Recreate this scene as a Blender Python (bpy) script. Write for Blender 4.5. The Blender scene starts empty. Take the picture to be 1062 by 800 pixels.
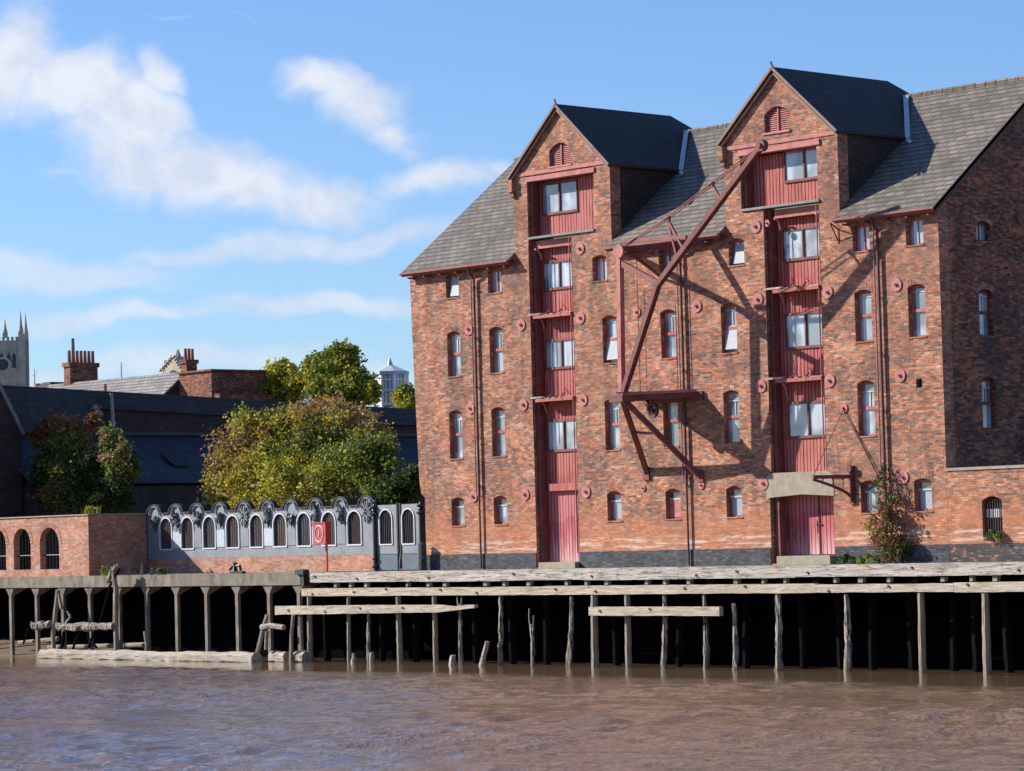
import bpy, math, random
from mathutils import Vector, Matrix, noise
from mathutils.geometry import tessellate_polygon
R = random.Random(7)
sc = bpy.context.scene
COL = sc.collection

# ------------------------------------------------------------------ camera
CAMF, YAW, PITCH, ROLL = 3180.5, -0.828527, 0.049405, -0.026511
CP = Vector((87.8675, -75.5385, 1.1349))
FW = Vector((math.sin(YAW)*math.cos(PITCH), math.cos(YAW)*math.cos(PITCH), math.sin(PITCH)))
_r = Vector((math.cos(YAW), -math.sin(YAW), 0)); _u = _r.cross(FW)
RT = _r*math.cos(ROLL)+_u*math.sin(ROLL); UP = -_r*math.sin(ROLL)+_u*math.cos(ROLL)
cam = bpy.data.cameras.new('camera'); co = bpy.data.objects.new('camera', cam); COL.objects.link(co)
co.matrix_world = Matrix(((RT.x, UP.x, -FW.x, CP.x), (RT.y, UP.y, -FW.y, CP.y), (RT.z, UP.z, -FW.z, CP.z), (0, 0, 0, 1)))
cam.angle = 2*math.atan(531/CAMF); cam.clip_start = 1; cam.clip_end = 6000
sc.camera = co

def ray(px, py): return FW+RT*((px-531)/CAMF)-UP*((py-400)/CAMF)
def at(px, py, Y=0.0):
    d = ray(px, py); return CP+d*((Y-CP.y)/d.y)
def atX(px, py, X):
    d = ray(px, py); return CP+d*((X-CP.x)/d.x)
def atz(px, py, z):
    d = ray(px, py); return CP+d*((z-CP.z)/d.z)
def ppm(P): return CAMF/((Vector(P)-CP).dot(FW))

# ------------------------------------------------------------------ materials
class NT:
    def __init__(s, name):
        s.m = bpy.data.materials.new(name); s.m.use_nodes = True; s.t = s.m.node_tree; s.t.nodes.clear()
        s.out = s.n('ShaderNodeOutputMaterial'); s.b = s.n('ShaderNodeBsdfPrincipled')
        s.l(s.b.outputs[0], s.out.inputs[0]); s.tc = s.n('ShaderNodeTexCoord')
    def n(s, k, **kw):
        o = s.t.nodes.new(k)
        for a, v in kw.items(): setattr(o, a, v)
        return o
    def l(s, a, b): s.t.links.new(a, b)
    def inp(s, node, k, v):
        if hasattr(v, 'is_output') or isinstance(v, bpy.types.NodeSocket): s.l(v, node.inputs[k])
        else: node.inputs[k].default_value = v
    def mapping(s, src, sc_=(1, 1, 1), loc=(0, 0, 0), rot=(0, 0, 0)):
        m = s.n('ShaderNodeMapping'); s.l(src, m.inputs[0]); m.inputs['Scale'].default_value = sc_
        m.inputs['Location'].default_value = loc; m.inputs['Rotation'].default_value = rot; return m.outputs[0]
    def noise(s, vec, scale, detail=3, rough=.55, dist=0):
        n = s.n('ShaderNodeTexNoise'); s.l(vec, n.inputs['Vector']); n.inputs['Scale'].default_value = scale
        n.inputs['Detail'].default_value = detail; n.inputs['Roughness'].default_value = rough
        n.inputs['Distortion'].default_value = dist; return n.outputs[0]
    def ramp(s, fac, stops, interp='LINEAR'):
        r = s.n('ShaderNodeValToRGB'); s.l(fac, r.inputs[0]); r.color_ramp.interpolation = interp
        e = r.color_ramp.elements
        while len(e) < len(stops): e.new(.5)
        for el, (p, c) in zip(e, stops):
            el.position = p; el.color = (*c, 1) if len(c) == 3 else c
        return r.outputs[0]
    def math(s, op, a, b=0.0, c=None, clamp=False):
        m = s.n('ShaderNodeMath', operation=op, use_clamp=clamp); s.inp(m, 0, a); s.inp(m, 1, b)
        if c is not None: s.inp(m, 2, c)
        return m.outputs[0]
    def mix(s, f, a, b, mode='MIX'):
        m = s.n('ShaderNodeMix', data_type='RGBA', blend_type=mode)
        s.inp(m, 0, f)
        for k, v in ((6, a), (7, b)):
            if isinstance(v, tuple): m.inputs[k].default_value = (*v, 1) if len(v) == 3 else v
            else: s.l(v, m.inputs[k])
        return m.outputs[2]
    def step(s, v, a, b):
        m = s.n('ShaderNodeMapRange', interpolation_type='SMOOTHSTEP'); s.inp(m, 0, v)
        m.inputs[1].default_value = a; m.inputs[2].default_value = b; return m.outputs[0]
    def bump(s, h, st=.4, d=.02):
        b = s.n('ShaderNodeBump'); b.inputs['Strength'].default_value = st; b.inputs['Distance'].default_value = d
        s.l(h, b.inputs['Height']); s.l(b.outputs[0], s.b.inputs['Normal'])
    def fin(s, color=None, rough=.8, metal=0, spec=None):
        if color is not None:
            if isinstance(color, tuple): s.b.inputs['Base Color'].default_value = (*color, 1)
            else: s.l(color, s.b.inputs['Base Color'])
        s.inp(s.b, 'Roughness', rough); s.b.inputs['Metallic'].default_value = metal
        if spec is not None: s.b.inputs['Specular IOR Level'].default_value = spec
        return s.m

def plain(name, c, rough=.7, var=.35, scale=2.0, metal=0, streak=False):
    t = NT(name); v = t.tc.outputs['Object']
    if streak: v = t.mapping(v, (1, 1, .18))
    n1 = t.noise(v, scale, 5, .65); n2 = t.noise(v, scale*7, 3, .6)
    f = t.math('ADD', t.math('MULTIPLY', n1, .65), t.math('MULTIPLY', n2, .35))
    lo = tuple(x*(1-var) for x in c); hi = tuple(min(1, x*(1+var)) for x in c)
    col = t.ramp(f, [(.32, lo), (.68, hi)])
    t.bump(n2, .25, .01)
    return t.fin(col, rough, metal)

def brick(name, stops, mortar=(.33, .27, .22), stain=.5, patch=None, zmask=True, bw=.225, rh=.076):
    t = NT(name); uv = t.tc.outputs['UV']; ob = t.tc.outputs['Object']
    wob = t.n('ShaderNodeVectorMath', operation='SCALE'); nn = t.n('ShaderNodeTexNoise'); t.l(uv, nn.inputs['Vector']); nn.inputs['Scale'].default_value = .6
    t.l(nn.outputs['Color'], wob.inputs[0]); wob.inputs['Scale'].default_value = .05
    ad = t.n('ShaderNodeVectorMath', operation='ADD'); t.l(uv, ad.inputs[0]); t.l(wob.outputs[0], ad.inputs[1])
    b = t.n('ShaderNodeTexBrick'); t.l(ad.outputs[0], b.inputs['Vector'])
    b.inputs['Color1'].default_value = (0, 0, 0, 1); b.inputs['Color2'].default_value = (1, 1, 1, 1); b.inputs['Mortar'].default_value = (.5, .5, .5, 1)
    b.inputs['Scale'].default_value = 1; b.inputs['Mortar Size'].default_value = .008; b.inputs['Mortar Smooth'].default_value = .3
    b.inputs['Brick Width'].default_value = bw; b.inputs['Row Height'].default_value = rh; b.offset = .5
    bf = t.n('ShaderNodeSeparateColor'); t.l(b.outputs[0], bf.inputs[0])
    n1 = t.noise(t.mapping(uv, (1, 1.7, 1)), .55, 4, .6)
    n2 = t.noise(t.mapping(uv, (1, 2.4, 1)), 2.6, 3, .7)
    n3 = t.noise(t.mapping(uv, (1, 1.9, 1), (3, 9, 0)), 5.0, 4, .75)
    f = t.math('ADD', t.math('MULTIPLY', bf.outputs[0], .24), t.math('MULTIPLY', n1, .50))
    f = t.math('ADD', f, t.math('MULTIPLY', n2, .62)); f = t.math('ADD', f, t.math('MULTIPLY', n3, .68))
    f = t.math('SUBTRACT', f, .52); f = t.math('ADD', t.math('MULTIPLY', f, 1.45), -.21)
    col = t.ramp(f, stops)
    mc = t.mix(t.step(t.noise(uv, 1.3, 3), .4, .65), tuple(x*.45 for x in mortar), mortar)
    col = t.mix(b.outputs['Fac'], col, mc)
    if stain:
        st = t.noise(t.mapping(uv, (1.0, .28, 1), (7, 2, 0)), .9, 5, .65)
        col = t.mix(t.math('MULTIPLY', t.step(st, .5, .7), stain), col, (.06, .042, .04))
    bg_ = t.noise(uv, .23, 5, .7)
    if zmask:
        col = t.mix(t.math('MULTIPLY', t.step(bg_, .52, .62), .35), col, (.20, .10, .065))
        col = t.mix(t.math('MULTIPLY', t.step(bg_, .36, .46), -.0), col, (.5, .2, .1))
        stk = t.noise(t.mapping(uv, (2.2, .16, 1), (3, 5, 0)), 1.0, 5, .7)
        col = t.mix(t.math('MULTIPLY', t.step(stk, .56, .7), .4), col, (.07, .05, .042))
        z = t.n('ShaderNodeSeparateXYZ'); t.l(ob, z.inputs[0]); zz = z.outputs[2]
        nz = t.math('ADD', zz, t.math('MULTIPLY', t.noise(uv, .8, 4), 1.6))
        low = t.math('SUBTRACT', 1.0, t.step(nz, 2.0, 3.2))
        col = t.mix(t.math('MULTIPLY', low, .42), col, (.52, .19, .085))
        # lime bloom in a ragged band just above the painted base
        band = t.math('MULTIPLY', t.step(zz, .56, .62), t.math('SUBTRACT', 1.0, t.step(zz, .95, 1.1)))
        blo = t.math('MULTIPLY', band, t.step(t.noise(t.mapping(uv, (.5, 5, 1)), 1.6, 4, .7), .48, .62))
        col = t.mix(t.math('MULTIPLY', blo, .75), col, (.62, .5, .42))
    h = t.math('ADD', t.math('MULTIPLY', b.outputs['Fac'], -1.0), t.math('MULTIPLY', n3, 1.2))
    t.bump(h, .45, .012)
    return t.fin(col, .9)

def slates(name, c, rw=.3, rh=.2, c2=None):
    t = NT(name); uv = t.tc.outputs['UV']
    b = t.n('ShaderNodeTexBrick'); t.l(uv, b.inputs['Vector'])
    b.inputs['Color1'].default_value = (0, 0, 0, 1); b.inputs['Color2'].default_value = (1, 1, 1, 1); b.inputs['Mortar'].default_value = (0, 0, 0, 1)
    b.inputs['Scale'].default_value = 1; b.inputs['Mortar Size'].default_value = .016; b.inputs['Mortar Smooth'].default_value = .4
    b.inputs['Brick Width'].default_value = rw; b.inputs['Row Height'].default_value = rh
    sp = t.n('ShaderNodeSeparateColor'); t.l(b.outputs[0], sp.inputs[0])
    n1 = t.noise(t.mapping(uv, (1, .6, 1)), .7, 5, .65); n2 = t.noise(uv, 5, 3, .6)
    f = t.math('ADD', t.math('ADD', .06, t.math('MULTIPLY', sp.outputs[0], .22)), t.math('ADD', t.math('MULTIPLY', n1, .5), t.math('MULTIPLY', n2, .3)))
    c2 = c2 or tuple(x*1.25 for x in c)
    col = t.ramp(f, [(.35, tuple(x*.5 for x in c)), (.56, c), (.8, tuple(x*1.3 for x in c2))])
    sep0 = t.n('ShaderNodeSeparateXYZ'); t.l(uv, sep0.inputs[0]); sw = t.math('FRACT', t.math('DIVIDE', sep0.outputs[1], rh))
    col = t.mix(t.math('MULTIPLY', t.step(sw, .6, .95), .75), col, (.05, .045, .042)); col = t.mix(t.math('MULTIPLY', b.outputs['Fac'], .8), col, (.03, .028, .028))
    sep = t.n('ShaderNodeSeparateXYZ'); t.l(uv, sep.inputs[0])
    saw = t.math('FRACT', t.math('DIVIDE', sep.outputs[1], rh))
    t.bump(t.math('ADD', t.math('MULTIPLY', saw, -1.0), t.math('MULTIPLY', b.outputs['Fac'], -.8)), .8, .03)
    return t.fin(col, .72)

def timber(name, c, dark=(.05, .04, .035), vert=True, amount=.5, green=True, lo=.54):
    t = NT(name); ob = t.tc.outputs['Object']
    v = t.mapping(ob, (3.2, 3.2, .35) if vert else (.35, 3.2, 3.2))
    n1 = t.noise(v, 2.2, 6, .75, .8); n2 = t.noise(v, 5, 5, .75); n3 = t.noise(ob, .8, 3)
    col = t.ramp(n1, [(.3, tuple(x*.5 for x in c)), (.5, c), (.72, tuple(min(1, x*1.35) for x in c))])
    col = t.mix(t.math('MULTIPLY', t.step(n2, lo, lo+.1), amount), col, dark)
    col = t.mix(t.math('MULTIPLY', t.step(n3, .5, .7), .35), col, (c[0]*.8, c[1]*.7, c[2]*.55))
    if green:
        z = t.n('ShaderNodeSeparateXYZ'); t.l(ob, z.inputs[0])
        g = t.math('SUBTRACT', 1.0, t.step(t.math('ADD', z.outputs[2], n3), -2.9, -1.6))
        col = t.mix(t.math('MULTIPLY', g, .4), col, (.23, .2, .15))
    t.bump(n2, 1.0, .06)
    return t.fin(col, .9)

BR = [(p, tuple(x*.98 for x in c)) for p, c in [(.15, (.06, .034, .03)), (.30, (.155, .07, .05)), (.43, (.26, .10, .062)), (.53, (.38, .135, .07)), (.66, (.50, .195, .10)), (.8, (.58, .29, .18)), (.97, (.68, .5, .4))]]
M = {}
M['brick'] = brick('weathered_red_brick', BR)
M['brick_gable'] = brick('sooty_brick', [(.2, (.04, .02, .018)), (.4, (.125, .048, .034)), (.57, (.28, .09, .05)), (.78, (.5, .18, .09))], (.12, .09, .07), .7, zmask=False)  # gable's shade put into darker brick and mortar, along with sooty stains
M['brick_new'] = brick('pinkish_red_brick', [(.2, (.24, .09, .06)), (.45, (.42, .17, .1)), (.7, (.55, .25, .16)), (.9, (.6, .38, .28))], (.42, .36, .3), .25, zmask=False)
M['brick_dark'] = brick('dark_old_brick', [(.2, (.02, .014, .014)), (.5, (.045, .025, .023)), (.85, (.085, .045, .036))], (.06, .05, .045), .3, zmask=False)  # near-black brick: shade of cheeks and side walls put into the colour
M['plinth'] = brick('black_painted_brick_base', [(.2, (.02, .022, .026)), (.45, (.05, .055, .065)), (.7, (.085, .09, .1)), (.92, (.16, .16, .165))], (.06, .065, .075), .2, zmask=False)
M['slate'] = slates('grey_brown_slate', (.15, .13, .105), .42, .28)
M['slate_dark'] = slates('dark_blue_slate', (.028, .025, .024), .34, .22)
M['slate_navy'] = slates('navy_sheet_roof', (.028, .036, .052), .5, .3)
M['slate_far'] = slates('worn_grey_roof', (.19, .17, .165), .5, .35)
t = NT('faded_red_paint'); ob = t.tc.outputs['Object']; q1 = t.noise(t.mapping(ob, (4, 1, .35)), 2.4, 6, .72); q2 = t.noise(ob, .7, 4, .6); q3 = t.noise(t.mapping(ob, (2, 1, .8)), 7, 4, .7)
c_ = t.ramp(q1, [(.3, (.20, .045, .04)), (.5, (.38, .085, .075)), (.72, (.52, .16, .14))])
c_ = t.mix(t.math('MULTIPLY', t.step(q2, .42, .66), .35), c_, (.5, .2, .17)); c_ = t.mix(t.math('MULTIPLY', t.step(q3, .62, .7), .6), c_, (.16, .1, .085)); t.bump(q1, .3, .02)
M['red'] = t.fin(c_, .75)
t = NT('worn_red_door_paint'); ob = t.tc.outputs['Object']; v_ = t.mapping(ob, (3, 1, .3)); q1 = t.noise(v_, 2.2, 6, .7); q2 = t.noise(ob, .9, 3)
c_ = t.ramp(q1, [(.3, (.24, .05, .06)), (.55, (.44, .10, .12)), (.75, (.6, .22, .24))])
sz = t.n('ShaderNodeSeparateXYZ'); t.l(ob, sz.inputs[0])
lo_ = t.math('SUBTRACT', 1.0, t.step(t.math('ADD', sz.outputs[2], t.math('MULTIPLY', q1, -2.2)), -1.15, .1))
c_ = t.mix(t.math('MULTIPLY', lo_, .6), c_, (.68, .5, .48)); hi_ = t.step(t.math('ADD', sz.outputs[2], q2), 2.15, 2.3)
c_ = t.mix(t.math('MULTIPLY', hi_, .5), c_, (.55, .2, .2)); t.bump(q1, .3, .02)
M['redworn'] = t.fin(c_, .75)
M['reddk'] = plain('oxide_red_iron', (.155, .042, .038), .7, .6, 2)
M['redplate'] = plain('salmon_red_iron', (.42, .15, .135), .75, .4, 3)
M['gut'] = plain('dull_red_gutter', (.24, .075, .065), .7, .3, 3)
M['barge'] = plain('brown_painted_verge', (.24, .15, .12), .8, .3, 3)
M['ledge'] = plain('dull_lead_ledge', (.2, .19, .19), .7, .3, 4)
M['iron'] = plain('rusty_dark_iron', (.09, .04, .038), .7, .4, 4)
M['black'] = plain('black_iron', (.012, .012, .014), .5, .3, 3)
M['stone'] = plain('weathered_stone', (.31, .265, .205), .9, .3, 2.5)
M['lead'] = plain('grey_lead', (.45, .5, .55), .5, .2, 4)
M['wframe'] = plain('off_white_frame', (.45, .43, .43), .6, .15, 4)
M['screen'] = plain('grey_painted_metal', (.21, .225, .25), .55, .3, 1.5)
M['screenlt'] = plain('pale_grey_trim', (.6, .62, .66), .5, .08, 3)
M['panelblue'] = plain('blue_grey_panel', (.085, .12, .155), .6, .35, 2)
M['signred'] = plain('bright_red_paint', (.45, .045, .04), .45, .12, 3)
M['signwhite'] = plain('white_paint', (.8, .76, .74), .5, .05, 3)
M['orn'] = plain('dull_dark_metal', (.05, .052, .06), .6, .4, 4)
t = NT('stained_concrete'); ob = t.tc.outputs['Object']
a = t.noise(t.mapping(ob, (1.4, 1, .7)), 1.9, 7, .75); b_ = t.noise(ob, .5, 4)
c_ = t.ramp(a, [(.3, (.055, .046, .038)), (.5, (.17, .145, .115)), (.7, (.32, .275, .22))])
c_ = t.mix(t.math('MULTIPLY', t.step(b_, .45, .62), .5), c_, (.2, .18, .14)); t.bump(a, .4, .02)
M['concrete'] = t.fin(c_, .92)
M['timber'] = timber('sun_bleached_timber', (.49, .42, .33), vert=False, amount=.6, green=False)
M['pile'] = timber('rotten_grey_pile', (.31, .265, .205), amount=.85)
M['rotpile'] = timber('split_rotten_pile', (.38, .34, .28), dark=(.02, .016, .014), amount=1.0, lo=.46)
M['edge'] = timber('bleached_grey_edge_timber', (.49, .45, .40), dark=(.12, .10, .085), vert=False, amount=.85, green=False, lo=.5)
M['piledark'] = timber('dark_wet_pile', (.012, .012, .014), dark=(.006, .006, .007), amount=.8, green=False)  # near-black puts under-deck shade into the inner piles; also dark brace timber
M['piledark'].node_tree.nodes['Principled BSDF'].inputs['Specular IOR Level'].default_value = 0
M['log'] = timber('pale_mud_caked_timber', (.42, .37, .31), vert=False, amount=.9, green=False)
M['tar'] = plain('tarred_sheet_wall', (.004, .004, .005), 1, .4, 1); M['tar'].node_tree.nodes['Principled BSDF'].inputs['Specular IOR Level'].default_value = 0  # near-black wall colour stands in for the deep shade under the decks
M['mud'] = plain('river_mud', (.17, .12, .085), .55, .25, 1.2)
M['ground'] = plain('worn_ground', (.16, .14, .11), .95, .3, .6)
M['bark'] = plain('bark', (.12, .09, .065), .9, .3, 5)
M['stonefar'] = plain('pale_church_stone', (.40, .35, .28), .9, .35, .6)
M['stonedk'] = plain('dark_stone_opening', (.06, .06, .07), .9, .3, 1)
M['pot'] = plain('clay_chimney_pot', (.32, .13, .09), .85, .3, 2)
M['whiteglass'] = plain('white_glazing', (.28, .34, .42), .2, .1, 1)
M['vent'] = plain('black_void', (.01, .01, .01), .9, .1, 1)

def pane_mat(name, base, dark, lo=.42, hi=.6):
    t = NT(name); uv = t.tc.outputs['UV']; oi = t.n('ShaderNodeObjectInfo')
    cm = t.n('ShaderNodeCombineXYZ'); t.l(t.math('MULTIPLY', oi.outputs['Random'], 37.0), cm.inputs[0]); t.l(t.math('MULTIPLY', oi.outputs['Random'], 11.0), cm.inputs[1])
    ad = t.n('ShaderNodeVectorMath', operation='ADD'); t.l(uv, ad.inputs[0]); t.l(cm.outputs[0], ad.inputs[1])
    n = t.noise(t.mapping(ad.outputs[0], (3.6, .4, 1)), 1.1, 2, .4)
    n2 = t.noise(t.mapping(ad.outputs[0], (1, .8, 1)), .8, 2)
    col = t.ramp(n, [(.35, tuple(x*.7 for x in base)), (.5, base), (.65, tuple(min(1, x*1.12) for x in base))])
    col = t.mix(t.step(n2, lo, hi), col, dark)
    col = t.mix(t.math('MULTIPLY', oi.outputs['Random'], .55), col, tuple(x*.55 for x in base))
    t.b.inputs['Coat Weight'].default_value = 1; t.b.inputs['Coat Roughness'].default_value = .04; t.b.inputs['Coat IOR'].default_value = 1.7
    return t.fin(col, .6)
M['pane'] = pane_mat('curtained_window_glass', (.40, .46, .54), (.11, .14, .17), .45, .60)
M['panedk'] = pane_mat('dark_window_glass', (.10, .13, .16), (.03, .035, .04))
M['blind'] = plain('pale_blind', (.30, .34, .39), .5, .2, 2)
M['mural'] = pane_mat('streaked_painted_panel', (.11, .075, .05), (.03, .06, .12), .40, .6)
M['grille'] = plain('dark_slatted_panel', (.035, .032, .036), .7, .3, 4)

def leafmat(name, c, hue=.0):
    t = NT(name); g = t.n('ShaderNodeNewGeometry')
    col = t.ramp(g.outputs['Random Per Island'], [(0, tuple(x*.62 for x in c)), (.5, c), (1, tuple(min(1, x*1.35) for x in c))])
    t.fin(col, .6, spec=.25)
    tr = t.n('ShaderNodeBsdfTranslucent'); t.l(col, tr.inputs[0]); mx = t.n('ShaderNodeMixShader'); mx.inputs[0].default_value = .36
    t.l(t.b.outputs[0], mx.inputs[1]); t.l(tr.outputs[0], mx.inputs[2]); t.l(mx.outputs[0], t.out.inputs[0])
    return t.m
_lm = leafmat
def leafmat(n, c): return _lm(n, tuple(x*.88 for x in c))
LM = dict(g=leafmat('leaf_green', (.19, .25, .04)), d=leafmat('leaf_dark_green', (.05, .085, .022)), y=leafmat('leaf_yellow_green', (.50, .46, .055)),
          o=leafmat('leaf_orange', (.40, .21, .045)), r=leafmat('leaf_russet', (.26, .10, .05)), b=leafmat('leaf_pale_brown', (.34, .24, .12)))

# ------------------------------------------------------------------ mesh builder
class MB:
    def __init__(s): s.v = []; s.f = []; s.mi = []; s.smooth = False
    def add(s, vs, fs, mi=0):
        o = len(s.v); s.v += [Vector(v) for v in vs]; s.f += [tuple(i+o for i in f) for f in fs]; s.mi += [mi]*len(fs); return s
    def box(s, x0, x1, y0, y1, z0, z1, mi=0):
        return s.add([(x0, y0, z0), (x1, y0, z0), (x1, y1, z0), (x0, y1, z0), (x0, y0, z1), (x1, y0, z1), (x1, y1, z1), (x0, y1, z1)],
                     [(0, 3, 2, 1), (4, 5, 6, 7), (0, 1, 5, 4), (1, 2, 6, 5), (2, 3, 7, 6), (3, 0, 4, 7)], mi)
    def beam(s, p0, p1, w, h=None, mi=0, up=(0, 0, 1)):
        h = h or w; p0 = Vector(p0); p1 = Vector(p1); d = (p1-p0).normalized(); up = Vector(up)
        if abs(d.dot(up)) > .98: up = Vector((0, 1, 0))
        a = d.cross(up).normalized(); b = a.cross(d)
        vs = []
        for p in (p0, p1):
            for i, j in ((-1, -1), (1, -1), (1, 1), (-1, 1)): vs.append(p+a*(i*w/2)+b*(j*h/2))
        return s.add(vs, [(0, 1, 2, 3), (7, 6, 5, 4), (0, 4, 5, 1), (1, 5, 6, 2), (2, 6, 7, 3), (3, 7, 4, 0)], mi)
    def tube(s, pts, rad, n=8, mi=0, jit=0, cap=True, seed=1, sq=0):
        pts = [Vector(p) for p in pts]
        if not hasattr(rad, '__len__'): rad = [rad]*len(pts)
        rr = random.Random(seed); base = len(s.v); vs = []
        for k, p in enumerate(pts):
            d = (pts[min(k+1, len(pts)-1)]-pts[max(k-1, 0)]).normalized()
            ref = Vector((0, 1, 0)) if abs(d.y) < .9 else Vector((1, 0, 0))
            a = d.cross(ref).normalized(); b = a.cross(d)
            for i in range(n):
                th = 2*math.pi*(i+.5)/n; c, q = math.cos(th), math.sin(th)
                if sq: m = max(abs(c), abs(q)); m = 1/(m**sq) if m else 1; c *= m; q *= m
                r = rad[k]*(1+(rr.random()-.5)*2*jit); vs.append(p+a*(c*r)+b*(q*r))
        fs = []
        for k in range(len(pts)-1):
            for i in range(n):
                j = (i+1) % n; fs.append((k*n+i, k*n+j, (k+1)*n+j, (k+1)*n+i))
        if cap: fs.append(tuple(range(n-1, -1, -1))); fs.append(tuple((len(pts)-1)*n+i for i in range(n)))
        return s.add(vs, fs, mi)
    def poly(s, pts, th, mi=0):     # planar polygon thickened by vector th
        n = len(pts); th = Vector(th); P = [Vector(p) for p in pts]; tr = tessellate_polygon([P])
        fs = [tuple(t_) for t_ in tr]+[tuple(i+n for i in reversed(t_)) for t_ in tr]+[(i, (i+1) % n, (i+1) % n+n, i+n) for i in range(n)]
        return s.add(P+[p+th for p in P], fs, mi)
    def sheet(s, outer, holes, M3, depth, reveal, mi=0, back=True):
        # wall outline with holes in (u, v); M3(u, v, d) -> point; depth = wall thickness
        loops = [[Vector((a, b, 0)) for a, b in outer]]+[[Vector((a, b, 0)) for a, b in h] for h in holes]
        tr = tessellate_polygon(loops); flat = [p for l in loops for p in l]; n = len(flat)
        vs = [M3(p.x, p.y, 0) for p in flat]
        s.add(vs, [tuple(t_) for t_ in tr], mi)
        o = 0
        for k, l in enumerate(loops):
            m = len(l); dd = depth if k == 0 else reveal
            s.add([M3(p.x, p.y, 0) for p in l]+[M3(p.x, p.y, dd) for p in l], [(i, (i+1) % m, (i+1) % m+m, i+m) for i in range(m)], mi)
        if back: s.add([M3(p.x, p.y, depth) for p in flat], [tuple(reversed(t_)) for t_ in tr], mi)
        return s
    def disc(s, c, r, th, axis='y', n=20, mi=0, inner=0):
        c = Vector(c); vs = []; A = {'y': (Vector((1, 0, 0)), Vector((0, 0, 1)), Vector((0, -1, 0))), 'x': (Vector((0, 1, 0)), Vector((0, 0, 1)), Vector((1, 0, 0)))}[axis]
        for k in range(2):
            for i in range(n): a = 2*math.pi*i/n; vs.append(c+A[0]*(r*math.cos(a))+A[1]*(r*math.sin(a))+A[2]*(th*k))
        fs = [(i, (i+1) % n, (i+1) % n+n, i+n) for i in range(n)]
        if inner:
            for k in range(2):
                for i in range(n): a = 2*math.pi*i/n; vs.append(c+A[0]*(inner*math.cos(a))+A[1]*(inner*math.sin(a))+A[2]*(th*k))
            fs += [(i+2*n, i+3*n, (i+1) % n+3*n, (i+1) % n+2*n) for i in range(n)]
            fs += [(i+n, (i+1) % n+n, (i+1) % n+3*n, i+3*n) for i in range(n)]
        else: fs += [tuple(range(n)), tuple(range(2*n-1, n-1, -1))]
        return s.add(vs, fs, mi)
    def build(s, name, mats, parent=None, label=None, smooth=False):
        off = Vector((0, 0, 0)); q = parent
        while q is not None: off = off+q.location; q = q.parent
        me = bpy.data.meshes.new(name); me.from_pydata([v-off for v in s.v], [], s.f); me.update()
        if not isinstance(mats, (list, tuple)): mats = [mats]
        for m in mats: me.materials.append(M[m] if isinstance(m, str) else m)
        if len(mats) > 1: me.polygons.foreach_set('material_index', s.mi)
        uvl = me.uv_layers.new(name='UVMap'); vv = s.v; data = [0.0]*(len(me.loops)*2)
        for p in me.polygons:
            n = p.normal
            if abs(n.z) > .95: T = Vector((1, 0, 0)); B = Vector((0, 1, 0))
            else:
                T = Vector((-n.y, n.x, 0)).normalized(); T = T if (T.x+T.y*.01) > 0 else -T; B = n.cross(T); B = B if B.z > 0 else -B
            for li in p.loop_indices:
                w = vv[me.loops[li].vertex_index]; data[2*li] = w.dot(T); data[2*li+1] = w.dot(B)
        uvl.data.foreach_set('uv', data)
        if smooth: me.polygons.foreach_set('use_smooth', [True]*len(me.polygons))
        o = bpy.data.objects.new(name, me); COL.objects.link(o)
        if parent: o.parent = parent
        if label: o['label'] = label
        return o

def thing(name, label, cat, loc=(0, 0, 0), group=None):
    o = bpy.data.objects.new(name, None); o.empty_display_size = .2; COL.objects.link(o); o.location = loc
    o['label'] = label; o['category'] = cat
    if group: o['group'] = group
    return o
def tag(o, label, cat, group=None):
    o['label'] = label; o['category'] = cat
    if group: o['group'] = group
    return o
def struct(o): o['kind'] = 'structure'; return o

def arch(x0, x1, z0, z1, rise, n=6):     # opening outline, segmental head with crown at z1
    pts = [(x0, z0), (x1, z0)]
    for i in range(n+1):
        a = i/n; x = x1+(x0-x1)*a; pts.append((x, z1-rise*(2*a-1)**2))
    return pts
def rarch(x0, x1, z0, z1, n=12):         # round head, crown at z1
    r = (x1-x0)/2; c = (x0+x1)/2; zs = z1-r
    return [(x0, z0), (x1, z0)]+[(c+r*math.cos(math.pi*i/n), zs+r*math.sin(math.pi*i/n)) for i in range(n+1)]
F0 = lambda u, v, d: Vector((u, d, v))

# ------------------------------------------------------------------ setting
ZW = -3.35
g = MB(); g.add([(-2500, -.45, -.03), (900, -.45, -.03), (900, 2500, -.03), (-2500, 2500, -.03)], [(0, 1, 2, 3)])
struct(g.build('ground', 'ground'))
t = NT('silty_river_water'); ob = t.tc.outputs['Object']
r1 = t.noise(t.mapping(ob, (1, 1, 1), rot=(0, 0, .6)), 5.5, 4, .6, .3)
big = t.noise(t.mapping(ob, (.4, 1.0, 1), rot=(0, 0, .74)), .13, 5, .65)
sy_ = t.n('ShaderNodeSeparateXYZ'); t.l(ob, sy_.inputs[0]); open_ = t.step(t.math('ADD', t.math('MULTIPLY', sy_.outputs[1], -1.0), t.math('MULTIPLY', big, 4.0)), 8.5, 12.0)
t.bump(t.math('MULTIPLY', r1, t.math('ADD', .06, t.math('MULTIPLY', open_, t.math('ADD', .45, t.math('MULTIPLY', t.step(big, .4, .6), .55))))), 1.0, .08)
t.b.inputs['IOR'].default_value = 1.8
M['water'] = t.fin(t.mix(t.step(big, .35, .65), (.16, .10, .06), (.22, .142, .087)), .06)
import numpy as np
rg = np.random.default_rng(4)
WX0, WX1, WY0, WY1, ST = -60.0, 66.0, -50.0, -3.9, .16
nx = int((WX1-WX0)/ST)+1; ny = int((WY1-WY0)/ST)+1
gx, gy = np.meshgrid(np.linspace(WX0, WX1, nx), np.linspace(WY0, WY1, ny), indexing='ij')
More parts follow.
